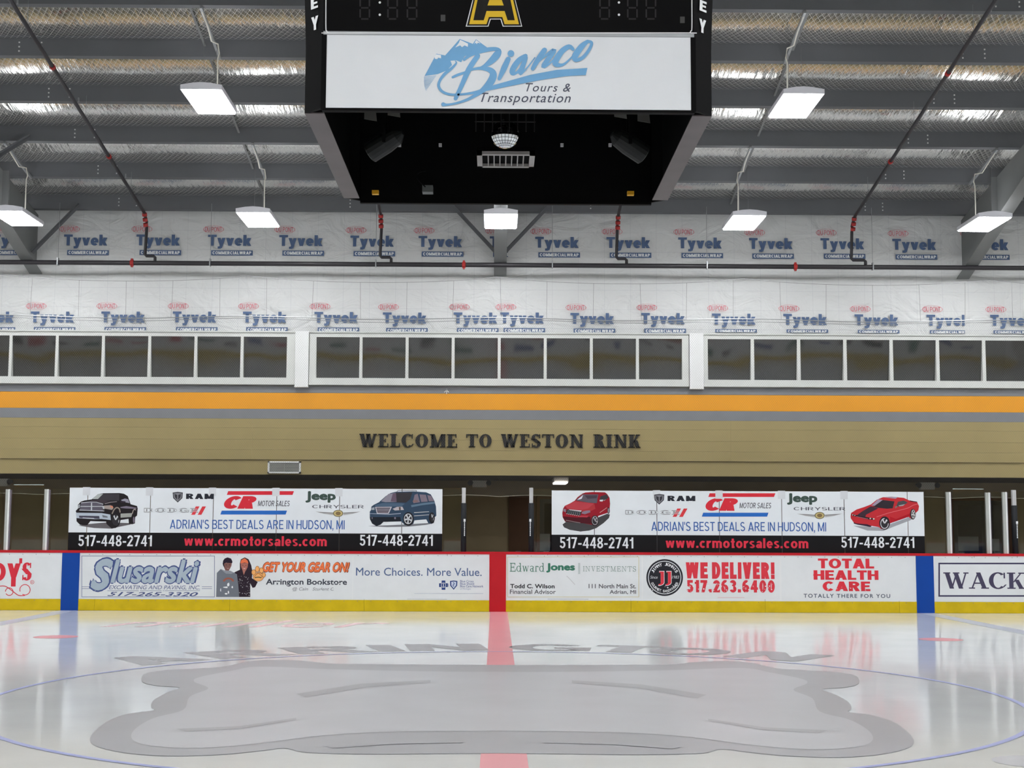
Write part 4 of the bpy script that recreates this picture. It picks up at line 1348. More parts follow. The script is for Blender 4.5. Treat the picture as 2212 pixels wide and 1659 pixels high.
fl.rim(1300, 1082, 100, 158); fl.ell(1812, 1080, 22, 90, (118, 108, 124))
fl.build('vehicle_picture', bnl, 'picture of a black pickup truck')
# minivan
fl = Flat(Yt, 790, 1045, 13.012)
VB = (50, 68, 88)
fl.poly([(60, 1190), (400, 1175), (1000, 1150), (1750, 1105), (1930, 1105), (1700, 1155), (1200, 1205), (600, 1218)], (110, 112, 118))
fl.poly([(115, 780), (150, 740), (160, 640), (230, 590), (370, 520), (560, 350), (700, 260), (850, 225), (1350, 215), (1700, 240), (1830, 300), (1930, 480), (1975, 640), (1985, 900), (1940, 940), (1920, 1090), (1850, 1130), (1760, 1110), (1700, 1000), (1370, 1030), (1340, 1120), (1240, 1180), (1100, 1160), (1000, 1060), (500, 1070), (420, 1150), (300, 1190), (180, 1120), (115, 960)], VB)
fl.poly([(120, 935), (970, 935), (1000, 1060), (500, 1070), (420, 1150), (300, 1190), (180, 1120), (120, 1000)], (30, 34, 42))
fl.poly([(430, 492), (640, 285), (860, 255), (880, 512), (560, 518)], (128, 124, 136)); fl.poly([(700, 500), (760, 280), (860, 255), (880, 512)], (92, 76, 92))
fl.poly([(850, 255), (1310, 240), (1250, 430), (1130, 530), (870, 520)], (54, 52, 56))
for p in ([(1330, 500), (1375, 310), (1460, 280), (1525, 520), (1340, 545)], [(1560, 512), (1510, 300), (1690, 310), (1745, 500)], [(1775, 492), (1730, 318), (1830, 335), (1925, 485)]): fl.poly(p, (116, 104, 116))
fl.ell(1395, 490, 74, 38, (120, 96, 96))
fl.poly([(250, 600), (480, 540), (1000, 545), (1100, 560), (1000, 640), (740, 640), (280, 640)], (66, 88, 110))
fl.poly([(1270, 600), (1600, 545), (1930, 505), (1950, 560), (1600, 600), (1290, 660)], (84, 108, 128))
fl.poly([(265, 652), (738, 648), (648, 838), (315, 838)], (186, 182, 190)); fl.poly([(295, 672), (700, 670), (632, 815), (330, 815)], (70, 60, 72))
for k in range(3): fl.poly([(305 + 6 * k, 700 + 34 * k), (690 - 18 * k, 700 + 34 * k), (688 - 18 * k, 710 + 34 * k), (307 + 6 * k, 710 + 34 * k)], (170, 168, 176))
fl.poly([(755, 705), (880, 650), (1030, 645), (1075, 735), (820, 752)], (176, 168, 172)); fl.poly([(930, 655), (985, 655), (985, 740), (940, 740)], (90, 76, 72)); fl.poly([(165, 680), (245, 655), (250, 735), (168, 738)], (150, 156, 166))
fl.poly([(120, 832), (250, 835), (660, 850), (990, 825), (985, 845), (660, 870), (120, 845)], (150, 160, 178))
for p in ([(1360, 800), (1780, 778), (1780, 794), (1360, 820)], [(1360, 895), (1780, 865), (1780, 880), (1360, 912)]): fl.poly(p, (180, 182, 184))
fl.ell(1200, 990, 150, 192, (34, 32, 36)); fl.rim(1195, 985, 118, 148); fl.ell(1860, 960, 84, 155, (34, 32, 36)); fl.rim(1868, 950, 46, 118)
fl.ell(825, 965, 26, 32, (110, 104, 118)); fl.ell(182, 965, 14, 30, (110, 104, 118))
fl.line([(880, 225), (950, 190), (1390, 190), (1420, 212)], 14, (70, 66, 70))
fl.build('vehicle_picture', bnl, 'picture of a dark blue minivan')

bnr, Yt2 = banner(b2, 5, 'long car dealer banner with two red vehicles')
banner_print(bnr, Yt2, 1040, 4.5)
# red sport utility
fl = Flat(Yt2, 1200, 1050, 13.012)
fl.poly([(195, 1080), (300, 1000), (900, 1000), (1450, 780), (1530, 800), (1500, 900), (1350, 1040), (1150, 1180), (950, 1250), (700, 1278), (400, 1230), (240, 1160)], (66, 66, 68))
fl.poly([(190, 760), (210, 640), (260, 555), (400, 490), (540, 410), (620, 310), (760, 210), (840, 180), (1050, 165), (1390, 175), (1450, 220), (1520, 330), (1535, 500), (1520, 640), (1470, 750), (1200, 840), (1190, 1000), (1080, 1100), (980, 1080), (800, 1050), (600, 1030), (270, 1000), (200, 880)], (140, 28, 40))
fl.poly([(200, 850), (600, 885), (980, 860), (1000, 1070), (700, 1040), (280, 1000)], (74, 24, 32))
fl.poly([(260, 560), (540, 420), (1090, 490), (920, 630), (700, 672), (340, 640)], (172, 54, 64)); fl.poly([(700, 672), (920, 630), (1090, 495), (1120, 640), (990, 700), (760, 700)], (160, 40, 46))
fl.poly([(570, 402), (760, 232), (1200, 235), (1160, 482), (900, 462)], (84, 78, 88)); fl.poly([(610, 382), (775, 250), (740, 350), (690, 372)], (206, 202, 212)); fl.poly([(820, 260), (1180, 255), (1150, 340), (900, 360)], (70, 60, 70))
fl.poly([(1240, 410), (1260, 290), (1430, 235), (1490, 320), (1390, 405)], (60, 58, 62)); fl.poly([(1240, 390), (1345, 382), (1320, 432), (1245, 428)], (206, 206, 210)); fl.poly([(1350, 400), (1420, 372), (1360, 420)], (170, 160, 164))
fl.poly([(318, 660), (738, 690), (700, 830), (300, 770)], (40, 46, 52))
for i in range(7):
    x = 350 + 55 * i
    fl.poly([(x, 672 + 4 * i), (x + 14, 674 + 4 * i), (x + 2, 790 + 5 * i), (x - 12, 786 + 5 * i)], (120, 122, 126)); fl.poly([(x - 55, 768 + 10 * i), (x - 25, 775 + 10 * i), (x - 20, 788 + 10 * i), (x - 45, 782 + 10 * i)], (206, 204, 206))
fl.poly([(370, 655), (735, 688), (715, 720), (390, 672)], (196, 192, 196))
fl.poly([(750, 720), (860, 690), (965, 682), (980, 735), (830, 792), (735, 772)], (124, 108, 124)); fl.poly([(218, 640), (290, 650), (290, 735), (215, 705)], (130, 112, 126))
fl.poly([(680, 830), (930, 830), (890, 880), (660, 870)], (176, 48, 64))
fl.poly([(288, 950), (700, 1028), (690, 1044), (285, 966)], (130, 118, 118)); fl.poly([(1240, 740), (1440, 600), (1446, 614), (1250, 754)], (190, 140, 140))
fl.ell(1105, 975, 112, 150, (40, 30, 34)); fl.rim(1108, 970, 86, 126, (150, 146, 150)); fl.ell(1490, 690, 34, 92, (50, 40, 44)); fl.ell(1486, 690, 18, 70, (140, 134, 140))
fl.build('vehicle_picture', bnr, 'picture of a red sport utility vehicle seen from above')
# red coupe
fl = Flat(Yt2, 1820, 1055, 13.012)
fl.poly([(300, 1050), (1000, 1090), (1350, 1000), (1900, 800), (2080, 780), (1900, 900), (1400, 1090), (1150, 1195), (700, 1185)], (150, 152, 158))
fl.poly([(225, 780), (240, 690), (400, 590), (620, 520), (800, 450), (960, 320), (1130, 250), (1380, 235), (1720, 265), (1880, 340), (2100, 390), (2150, 500), (2130, 620), (2050, 700), (2040, 800), (1960, 870), (1850, 800), (1340, 980), (1310, 1060), (1180, 1150), (1080, 1140), (1030, 1090), (800, 1050), (400, 1010), (310, 950), (230, 840)], (182, 32, 42))
fl.poly([(860, 505), (1010, 310), (1460, 365), (1410, 560), (1250, 572), (950, 542)], (48, 42, 48)); fl.poly([(810, 482), (1000, 305), (1130, 325), (900, 490)], (150, 136, 156))
fl.poly([(1510, 505), (1555, 375), (1720, 340), (1830, 395), (1720, 480), (1590, 512)], (72, 72, 76)); fl.poly([(1570, 480), (1760, 440), (1700, 490), (1600, 505)], (150, 152, 152))
fl.poly([(1160, 255), (1380, 240), (1560, 245), (1490, 290), (1350, 275)], (150, 140, 160))
fl.poly([(790, 505), (870, 515), (1000, 565), (660, 740), (640, 800), (400, 755), (560, 640)], (60, 44, 54))
fl.poly([(250, 715), (500, 775), (900, 845), (905, 890), (640, 862), (380, 795), (255, 760)], (40, 30, 36)); fl.poly([(380, 780), (640, 838), (720, 850), (715, 862), (630, 852), (385, 795)], (150, 100, 110))
for cx, cy, r in ((285, 745, 18), (345, 758, 16), (780, 845, 24), (875, 858, 26)): fl.ell(cx, cy, r, r * .8, (196, 186, 178), 12)
fl.poly([(310, 955), (400, 985), (700, 1010), (820, 1060), (780, 1085), (420, 1020), (318, 990)], (52, 34, 52))
fl.line([(960, 800), (1300, 690), (1700, 590), (1850, 545), (1990, 470), (2110, 440)], 16, (208, 104, 112))
fl.poly([(1880, 335), (2100, 375), (2085, 398), (1900, 366)], (70, 34, 44))
fl.poly([(1330, 790), (1345, 975), (1850, 800), (1930, 760), (1900, 700), (1500, 860)], (166, 26, 38))
fl.ell(1180, 975, 150, 188, (44, 34, 40)); fl.rim(1178, 985, 116, 152, (196, 194, 200)); fl.ell(1975, 725, 80, 150, (44, 36, 40)); fl.rim(1985, 722, 56, 124, (186, 186, 188))
fl.poly([(1460, 520), (1520, 490), (1540, 520), (1490, 555)], (120, 110, 104))
fl.build('vehicle_picture', bnr, 'picture of a red two-door coupe with a black bonnet stripe')

ordn = ['first', 'second', 'third', 'fourth', 'fifth', 'sixth', 'seventh']
for xs, side in ((b1, 'pickup and minivan'), (b2, 'two red vehicles')):
    for i, (a, b) in enumerate(zip(xs, xs[1:])):
        if b - a < 60: continue
        glass_pane(a + .7, b - .7, 'glass pane behind the banner of %s, %s section from its left end' % (side, ordn[i]), 1056 if xs is b1 else 1061, False)
glass_pane(958, 995, 'narrow glass pane between the minivan and a padded post', 1054, False)
glass_pane(1153, 1190, 'narrow glass pane between a padded post and the red sport utility', 1056, False)
glass_pane(27, 92, 'taller glass pane between two metal stanchions at far left', 1048)
glass_pane(-120, 5, 'glass pane running out of view at far left', 1056, False)
glass_pane(111, 147, 'narrow glass pane between a stanchion and the pickup', 1056, False)
glass_pane(1999, 2041, 'narrow glass pane between the red coupe and a stanchion', 1060, False)
glass_pane(2060, 2127, 'taller glass pane between two metal stanchions on the right', 1057)
glass_pane(2145, 2163, 'narrow glass pane between two stanchions on the far right', 1062, False)
glass_pane(2200, 2330, 'glass pane running out of view at far right', 1062, False)

ALU = mat('stanchion_aluminium', (186, 190, 186), .35, metal=.35, var=.04)
for (xt, xb, yt, lb) in ((19, 12, 1057, 'pale metal glass stanchion at far left of the boards'), (102, 97, 1057, 'pale metal glass stanchion left of the pickup'),
                         (2047, 2051, 1063, 'broad pale metal glass stanchion right of the red coupe'), (2131, 2137, 1064, 'pale metal glass stanchion at right edge of the taller pane'), (2168, 2173, 1063, 'slim greenish metal stanchion next to the right padded post')):
    X = at((xt + xb) / 2, 1125, YG).x
    z1 = at(xt, yt, YG).z
    o = empty('glass_stanchion', (X, YG, ZG))
    tag(o, lb, 'post', 'metal posts holding the rink glass')
    MB().box(X - .038, X + .012, YG - .03, YG + .03, ZG, z1).build('channel', ALU, o)
    MB().box(X + .012, X + .038, YG - .045, YG - .01, ZG, z1).build('cover_strip', WHITE_P, o)
    MB().box(X + .04, X + .058, YG - .02, YG + .03, ZG, z1 - .01).build('gasket', mat('gasket_grey', (120, 112, 122), .6), o)
PADV = mat('pad_vinyl_black', (34, 36, 40), .6, var=.08, spec=.2)
for (x, lb, flip) in ((1001.5, 'black padded post with pale top beside the minivan', 1), (1147.5, 'black padded post with pale top beside the red sport utility', -1), (2193, 'black padded post with pale top at far right', 1)):
    a = at(x, 1120, YG - .05)
    zz = lambda y: at(x, y + (5 if x > 2000 else 0), YG - .05).z
    o = empty('padded_post', (a.x, YG - .02, ZG))
    tag(o, lb, 'post', 'padded posts at the ends of the rink glass')
    MB().box(a.x - .034, a.x + .034, YG - .04, YG + .03, ZG, zz(1053.5)).build('post_core', mat('pad_top_grey', (190, 190, 190), .5), o)
    n = 12
    prof = [(a.x + .05 * math.cos(2 * math.pi * i / n), YG - .01 + .075 * math.sin(2 * math.pi * i / n)) for i in range(n)]
    pd = MB().prism([(p[0], p[1], ZG + .002) for p in prof], (0, 0, zz(1087) - ZG)).build('pad', PADV, o, True)
    # maker's mark running down the pad
    u0 = a.x + flip * .018
    mk = MB()                # the photo shows only illegible fine print: small pale dashes
    zq = zz(1128)
    for i in range(9):
        h_ = (.016, .024, .02, .028, .018)[i % 5]
        mk.box(u0 - .008, u0 + .008, YG - .088, YG - .08, zq - h_, zq)
        zq -= h_ + .007
    mk.build('fine_print', ink((214, 216, 218)), pd)['kind'] = 'stuff'
    MB().box(u0 - .018, u0 + .018, YG - .088, YG - .08, zz(1127), zz(1121)).build('maker_mark', ink((214, 216, 218)), pd)

# ---- safety net above the boards
YN = D + .28
zb_n = at(1077, 1073, YN).z
cwn, chn = 0.040, 0.052
v, f = [], []
tw = 0.00095
ztop_n = at(1077, 686, YN).z
nr = int((ztop_n - zb_n) / (chn / 2))
nc = int(21.6 / cwn)
sag = lambda x: -0.05 * (1 - math.cos(2 * math.pi * (x - 0.0) / 4.65)) / 2 - .02
for j in range(nr):
    za, zb2 = zb_n + j * chn / 2, zb_n + (j + 1) * chn / 2
    for i in range(nc):
        xa = -10.8 + i * cwn
        prs = ((xa, xa + cwn / 2), (xa + cwn, xa + cwn / 2)) if j % 2 == 0 else ((xa + cwn / 2, xa), (xa + cwn / 2, xa + cwn))
        for p, q in prs:
            k = len(v)
            v += [(p - tw, YN, za), (p + tw, YN, za), (q + tw, YN, zb2), (q - tw, YN, zb2)]
            f.append([k, k + 1, k + 2, k + 3])
net = empty('safety_net', (0, YN, zb_n))
tag(net, 'grey see-through safety netting hung above the rink glass', 'net')
me_o = link_mesh('netting', v, f, TWINE, net)
me_o['kind'] = 'stuff'
CABLE = mat('steel_cable', (150, 152, 152), .4, metal=.5, var=0)
pts = [(-10.8 + .2 * i, YN, ztop_n + .02 + sag(-10.8 + .2 * i)) for i in range(109)]
MB().tube(pts, .009, 6).tube([(p[0], p[1] + .01, p[2] - .045 + .01 * math.sin(p[0])) for p in pts], .006, 6).build('net_cable', CABLE, net)
MB().tube([(-10.8 + .2 * i, YN, zb_n + .03 * abs(math.sin((-10.8 + .2 * i) * 2.6))) for i in range(109)], .004, 5).build('hem_rope', mat('hem_rope', (150, 146, 130), .7, var=0), net)
ysup = at(1077, 597, YN).z
sup = lambda x: ysup - .13 * math.sin(math.pi * (((x + .06) % 4.65) / 4.65)) ** .6
MB().tube([(-10.8 + .155 * i, YN, sup(-10.8 + .155 * i)) for i in range(140)], .0035, 5).build('support_wire', mat('thin_wire', (110, 110, 112), .5, var=0), net)
for i in range(24):
    x = -10.5 + .875 * i
    MB().tube([(x, YN, sup(x)), (x + .02 * math.sin(i * 2.2), YN, ztop_n + .02 + sag(x))], .003, 5).build('drop_line', MATS['thin_wire'], net)

# ================================================================== SPRINKLER PIPES
main = empty('sprinkler_main_pipe', (0, 27.75, 6.66))
tag(main, 'long black horizontal sprinkler main pipe across the wrapped wall', 'pipe')
YM = 27.75
zm = at(1077, 572.5, YM).z
MB().tube([(-XW, YM, zm), (XW, YM, zm)], .047, 12).build('pipe_run', PIPE, main, True)
for x in (285, 1002, 1718):
    c = at(x, 573, YM).x
    MB().tube([(c - .035, YM, zm), (c - .02, YM, zm), (c + .02, YM, zm), (c + .035, YM, zm)], [.055, .066, .066, .055], 12).box(c - .02, c + .02, YM - .03, YM + .03, zm - .085, zm + .085).build('coupling', COUPLE, main)
for x in (125, 454, 812, 1193, 1527, 1885):
    c = at(x, 573, YM).x
    MB().tube([(c, YM, zm + .05), (c, YM, ZP(YM) + .02)], .005, 6).box(c - .01, c + .01, YM - .055, YM + .055, zm - .055, zm + .09).build('hanger', GALV, main)
lab = ['leftmost black sprinkler branch pipe running up the roof', 'black sprinkler branch pipe below the left end of the scoreboard', 'black sprinkler branch pipe below the right end of the scoreboard', 'rightmost black sprinkler branch pipe running up the roof']
for i, (X, jx) in enumerate(((-6.97, .18), (-2.35, .2), (2.31, .18), (6.96, .26))):
    zz = lambda Y: 7.61 + .165 * (27.6 - Y)
    br = empty('sprinkler_branch_pipe', (X, YM, zm))
    tag(br, lab[i], 'pipe', 'sprinkler branch pipes under the roof')
    yend = 27.5
    MB().tube([(X, yend, zz(yend)), (X, 15.0, zz(15.0))], .031, 10).build('pipe_run', PIPE, br, True)
    MB().tube([(X, yend, zz(yend)), (X, YM - .02, zz(yend) - .14), (X + .0, YM, zz(yend) - .25), (X - .02, YM, zm + .17), (X + .01, YM, zm + .14), (X + jx - .03, YM, zm + .14), (X + jx, YM, zm + .11), (X + jx, YM, zm + .05)], .03, 10).build('drop_pipe', PIPE, br, True)
    for t in (0, .09, .18):
        p = Vector((X, yend + .03 + t * .6, zz(yend) - .01 - t)); q = p + Vector((0, .03, -.05))
        MB().tube([p, q], .048, 10).build('coupling', COUPLE, br)
    for yy in (24.9, 21.6):
        MB().tube([(X, yy - .03, zz(yy - .03)), (X, yy + .03, zz(yy + .03))], .045, 10).build('coupling', COUPLE, br)
    for yy in (PY[1], PY[3], PY[5]):
        MB().tube([(X, yy, zz(yy)), (X, yy, ZP(yy) + .1)], .005, 6).build('hanger', GALV, br)
        MB().tube([(X + .05, yy - .6, zz(yy - .6) + .02), (X + .05, yy - .6, zz(yy - .6) + .09)], .014, 8).build('sprinkler_head', GALV, br)

# ================================================================== LIGHT FIXTURES
HOUS = mat('fixture_white_enamel', (206, 206, 212), .4, var=.03)
CORD = mat('white_cord', (196, 194, 184), .6, var=0)


def make_fixture():
    o = empty('high_bay_light', (0, 0, 0))
    w, l = .305, .61
    prof = [(-w, 0), (-w, .055), (-w * .45, .085), (0, .095), (w * .45, .085), (w, .055), (w, 0)]
    mb = MB().prism([(x, -l, z) for x, z in prof], (0, 2 * l, 0))
    mb.build('housing', HOUS, o)
    MB().box(-w + .02, w - .02, -l + .015, l - .015, -.034, -.0005).build('lens', LENS, o)
    for sx in (-1, 1):     # open slots that let light up to the roof
        xa, xb = sorted((sx * w * .5, sx * w * .92))
        MB().prism([(xa, -l + .08, .0865 if sx > 0 else .0635), (xb, -l + .08, .0635 if sx > 0 else .0865), (xb, -l + .08, .0655 if sx > 0 else .0885), (xa, -l + .08, .0885 if sx > 0 else .0655)], (0, 2 * l - .16, 0)).build('uplight_slot', SLOT, o)
    MB().box(-w, w, -l, -l + .014, -.016, -.0005).box(-w, w, l - .014, l, -.016, -.0005).box(-w, -w + .018, -l, l, -.016, -.0005).box(w - .018, w, -l, l, -.016, -.0005).build('lens_frame', HOUS, o)
    return o


proto = make_fixture()
rows_y = [25.75, 21.15, 16.55, 11.95, 7.35, 2.75]
cols = [-8.85, -4.44, 0.0, 4.47, 8.9, -17.6, -13.2, 13.3, 17.7]
names = {(0, 0): 'bright white hanging light at far left above the wrapped wall', (0, 1): 'bright white hanging light left of the scoreboard, in the far low row',
         (0, 2): 'bright white hanging light under the middle of the scoreboard', (0, 3): 'bright white hanging light right of the scoreboard, in the far low row',
         (0, 4): 'bright white hanging light at far right above the wrapped wall', (1, 1): 'large bright hanging light high on the left of the scoreboard', (1, 3): 'large bright hanging light high on the right of the scoreboard'}
deco = []
zfix = lambda Y: 7.13 + .177 * (25.14 - (Y - .61))
for r, Y in enumerate(rows_y):
    Yr = Y if Y > CY else 2 * CY - Y
    z = zfix(Yr)
    for c, X in enumerate(cols):
        if r in (2, 3) and c == 2: continue        # the scoreboard hangs there
        o = copy_tree(proto)
        o.location = (X, Y, z)
        ORG[o.name] = Vector((X, Y, z))
        if (r, c) in names:
            tag(o, names[(r, c)], 'light', 'hanging rink lights')
        else:
            tag(o, 'white hanging rink light further back, out of the picture', 'light', 'rink lights out of the picture')
        if r < 2: deco.append((o, r, X, Y, z))
for ch in list(proto.children): bpy.data.objects.remove(ch)
bpy.data.objects.remove(proto)
for o, r, X, Y, z in deco:
    s = 1 if X < 0 else -1
    ya, yb = (PY[2], PY[1]) if r == 0 else (PY[5], PY[4])
    xs = X + s * .0
    MB().bar((xs, ya, ZP(ya) - .03), (xs, yb, ZP(yb) - .03), .04, .04).build('support_channel', GALV, o)
    yc = ya + (yb - ya) * .7
    zc = ZP(yc) - .05
    MB().tube([(xs, ya + .1, ZP(ya) - .06), (xs + s * .03, ya + .4, ZP(ya + .4) - .12), (xs, yc - .25, zc - .02), (xs + s * .05, yc, zc + .02), (xs + s * .07, yc + .03, zc - .12), (xs + s * .05, yc + .02, zc - .2), (xs + s * .06, yc, z + .08)], .011, 6).build('power_cord', CORD, o)
    for yy in (Y - .45, Y + .45):
        MB().tube([(xs, yy, z + .09), (xs, yy, ZP(yy) - .03)], .0035, 5).build('suspension_wire', MATS['thin_wire'], o)

# ================================================================== SCOREBOARD
YS = 11.6
zs0 = at(1097, 236, YS).z
zwp = at(1097, 78, YS).z
ztp = zs0 + 1.75
xl, xr = at(697, 160, YS).x, at(1500, 160, YS).x
SXc = (xl + xr) / 2
HW = (xr - xl) / 2
CH = .165
YB = YS + 2 * HW + 2 * .14 + .02
sb = empty('scoreboard', (SXc, (YS + YB) / 2, zs0))
tag(sb, 'black hanging scoreboard cube with a white lower sponsor panel', 'scoreboard')
SBK = mat('scoreboard_black', (13, 13, 14), .6, var=.1, spec=.08)
SBI = mat('scoreboard_inside_black', (9, 9, 10), .8, var=0, spec=.05)
SGR = mat('scoreboard_bottom_grey', (104, 98, 98), .6, var=.1)
T = .15
for nm, b in (('front_wall', (xl, xr, YS + .012, YS + .06)), ('back_wall', (xl, xr, YB - .05, YB)), ('side_wall', (xl - CH, xl - CH + .05, YS + T, YB - T)), ('side_wall', (xr + CH - .05, xr + CH, YS + T, YB - T))):
    o = MB().box(b[0], b[1], b[2], b[3], zs0, ztp).build(nm, SBK, sb)
for x, s in ((xl, -1), (xr, 1)):
    # bottom flanges along the sides, corner wings
    MB().box(min(x, x + s * CH), max(x, x + s * CH), YS + T, YB - T, zs0 - .004, zs0 + .006).build('bottom_flange', SGR, sb)
    zn = at(660, 97, YS + .05).z
    for y0, y1, nm in ((YS, YS + T, 'corner_wing'), (YB, YB - T, 'corner_wing')):
        n = Vector((s * T, (-CH if y0 < y1 else CH), 0)).normalized() * .03
        pts = [(x, y0, zs0), (x + s * CH, y1, zs0), (x + s * CH, y1, zn), (x, y0, zn)]
        MB().prism(pts, (-n.x, -n.y, 0)).build(nm, SBK, sb)
        wing = MB().prism([(x, y0, zn), (x + s * CH * 1.0, y1, zn), (x + s * CH * 1.28, y1, ztp), (x, y0, ztp)], (-n.x, -n.y, 0)).build(nm, SBK, sb)
        if y0 < y1:
            for ch, yt, yb_ in (('E', -3, 20), ('Y', 37, 66)):
                za, zb_ = at(680, yb_, YS + .07).z, at(680, yt, YS + .07).z
                gv, gf = fit(sans_geo(ch, .24), -.045, .045, za, zb_)
                cx_, cy_ = x + s * CH * .44, y0 + T * .44 - .004
                ux, uy = s * CH / math.hypot(CH, T), T / math.hypot(CH, T)
                sg = s
                link_mesh('lettering', [(cx_ + sg * p[0] * ux * 1.0 + s * .012 * (p[1] - zn) / .3, cy_ - .008 - p[2] + sg * p[0] * uy, p[1]) for p in gv], gf, ink((226, 228, 230)), wing)
    MB().box(x - .03 if s > 0 else x - .012, x + .012 if s > 0 else x + .03, YS - .004, YS + .012, zs0 - .012, zwp).build('edge_trim', SBK, sb)
MB().box(xl - CH + .05, xr + CH - .05, YS + .06, YB - .05, ztp - .05, ztp).build('top_plate', SBI, sb)
MB().box(xl, xr, YS, YS + .06, zs0 - .02, zs0).build('bottom_lip', SBK, sb)
MB().box(xl, xr, YB - .06, YB, zs0 - .03, zs0).build('bottom_lip', SBK, sb)
for yy in (12.525, YS + 1.9):
    MB().box(xl - .1, xr + .1, yy, yy + .05, zs0 + .55, zs0 + .6).build('inner_beam', mat('inner_beam_black', (26, 26, 27), .6, var=0), sb)
# sponsor panel
pan = MB().box(xl + .002, xr - .002, YS, YS + .012, zs0 + .003, zwp).build('sponsor_panel', mat('scoreboard_white_panel', (233, 237, 241), .35, var=.02), sb)
pan['label'] = 'white sponsor panel with light blue brush lettering and mountains'
LB = (112, 168, 212)
fl = Flat(YS - .0006, 880, 70, 5.267)
fl.poly([(195, 497), (330, 243), (430, 262), (595, 75), (745, 130), (780, 78), (905, 170), (760, 235), (650, 272), (612, 340), (555, 318), (490, 322), (508, 370), (455, 430), (345, 475)], LB)
WP = (228, 232, 236)
fl.poly([(600, 84), (690, 128), (688, 165), (652, 148), (622, 168), (600, 148), (545, 172), (585, 120)], WP); fl.poly([(782, 86), (832, 126), (800, 118), (790, 134), (776, 118), (760, 132)], WP)
fl.poly([(328, 250), (382, 258), (384, 296), (352, 288), (340, 304), (314, 302), (310, 280)], WP)
for k in range(11):
    y = 506 + 15.5 * k
    xr_ = 330 - 10.5 * k if k > 0 else 330
    x0 = 188 + .45 * max(0, k - 3) ** 2
    fl.poly([(x0, y), (xr_, y - 14), (xr_ - 4, y - 9), (x0, y + 6)], LB)
st = lambda *p: fl.line(list(p), 30, LB)
st((800, 268, 56), (700, 420, 62), (620, 600, 52), (548, 755, 44))
st((645, 312, 30), (720, 256, 40), (850, 210, 52), (980, 190, 44), (1040, 208, 52), (1020, 255, 84), (950, 330, 70), (870, 388, 36), (810, 410, 22))
st((515, 512, 26), (570, 486, 30), (660, 455, 26), (750, 420, 26), (850, 410, 40), (940, 430, 62), (978, 480, 80), (950, 560, 86), (880, 640, 66), (800, 700, 44), (690, 762, 32), (560, 806, 24), (450, 825, 26), (408, 820, 46))
st((840, 668, 40), (740, 690, 30), (600, 708, 24), (480, 706, 28), (395, 672, 30), (356, 612, 32), (372, 545, 32), (430, 470, 36), (510, 405, 30), (556, 352, 20), (545, 325, 8))
fl.poly([(910, 622), (1100, 568), (1400, 484), (1700, 428), (2048, 407), (2030, 487), (1800, 500), (1500, 546), (1200, 606), (900, 668), (820, 695)], LB)
st((1148, 305, 56), (1100, 410, 66), (1045, 530, 40)); fl.ell(1178, 243, 38, 38, LB)
st((1345, 268, 46), (1270, 320, 62), (1205, 410, 66), (1195, 465, 56), (1250, 455, 30), (1320, 370, 46), (1345, 290, 50)); st((1345, 300, 46), (1300, 420, 60), (1285, 470, 44), (1350, 420, 16), (1450, 290, 14))
st((1560, 205, 60), (1480, 320, 58), (1425, 415, 44)); st((1490, 340, 14), (1580, 260, 26), (1670, 205, 52), (1600, 310, 58), (1545, 390, 48), (1620, 355, 20), (1700, 265, 14))
st((1885, 195, 36), (1840, 165, 54), (1760, 215, 64), (1690, 320, 70), (1690, 365, 60), (1770, 370, 30), (1860, 295, 18), (1930, 210, 14))
st((2050, 105, 40), (1980, 165, 66), (1905, 275, 70), (1920, 318, 44), (2000, 285, 40), (2072, 190, 36), (2096, 120, 34), (2050, 105, 36))
fl.build('sponsor_logo', pan)
Yp = YS - .001
words('Tours &', (1135.5, 180, 1233, 198), Yp, ink((74, 80, 96)), pan, bold=.006, shear=.3, space=1.15)
words('Transportation', (1037.5, 201, 1233, 227.5), Yp, ink((74, 80, 96)), pan, bold=.006, shear=.3, space=1.1)
# display above
MB().box(xl, xr, YS - .004, YS + .012, zwp + .002, at(1097, 70.5, YS).z).build('divider_rail', mat('divider_grey', (176, 180, 184), .4), sb)
disp = MB().box(xl + .002, xr - .002, YS - .002, YS + .012, at(1097, 70, YS).z, ztp - .01).build('display_face', SBK, sb)
Yd = YS - .0035
fl = Flat(Yd)
fl.line([(704, -60), (704, 0), (704, 60), (706, 67), (713, 71), (760, 71.2), (1440, 71.2), (1486, 71.2), (1492, 67), (1494.5, 60), (1494.5, 0), (1494.5, -60)], 2.2, (222, 224, 226))
# capital letter emblem: white, black, yellow and black outlines
A0 = [(1006, 57.5), (1036, -60), (1098, -60), (1128, 57.5), (1086, 57.5), (1081, 42), (1060, 42), (1055, 57.5)]
fl.poly(A0, (226, 228, 230))
fl.poly([(1008.5, 56), (1037, -60), (1097, -60), (1126, 56), (1087.5, 56), (1082.5, 40.5), (1058.5, 40.5), (1053.5, 56)], (30, 28, 26))
fl.poly([(1013.5, 52.5), (1040, -60), (1094, -60), (1121, 52.5), (1090, 52.5), (1085, 37), (1056, 37), (1051, 52.5)], (216, 178, 20))
fl.poly([(1022.5, 44), (1044, -60), (1090, -60), (1112, 44), (1096.5, 44), (1090, 24), (1051, 24), (1045, 44)], (26, 24, 22))
fl.poly([(1053, 12), (1062, -14), (1079, -14), (1088, 12)], (216, 178, 20))
fl.build('emblem', disp, 'capital A emblem outlined in yellow, black and white')
fl = Flat(Yd)
SEG = (46, 44, 46)
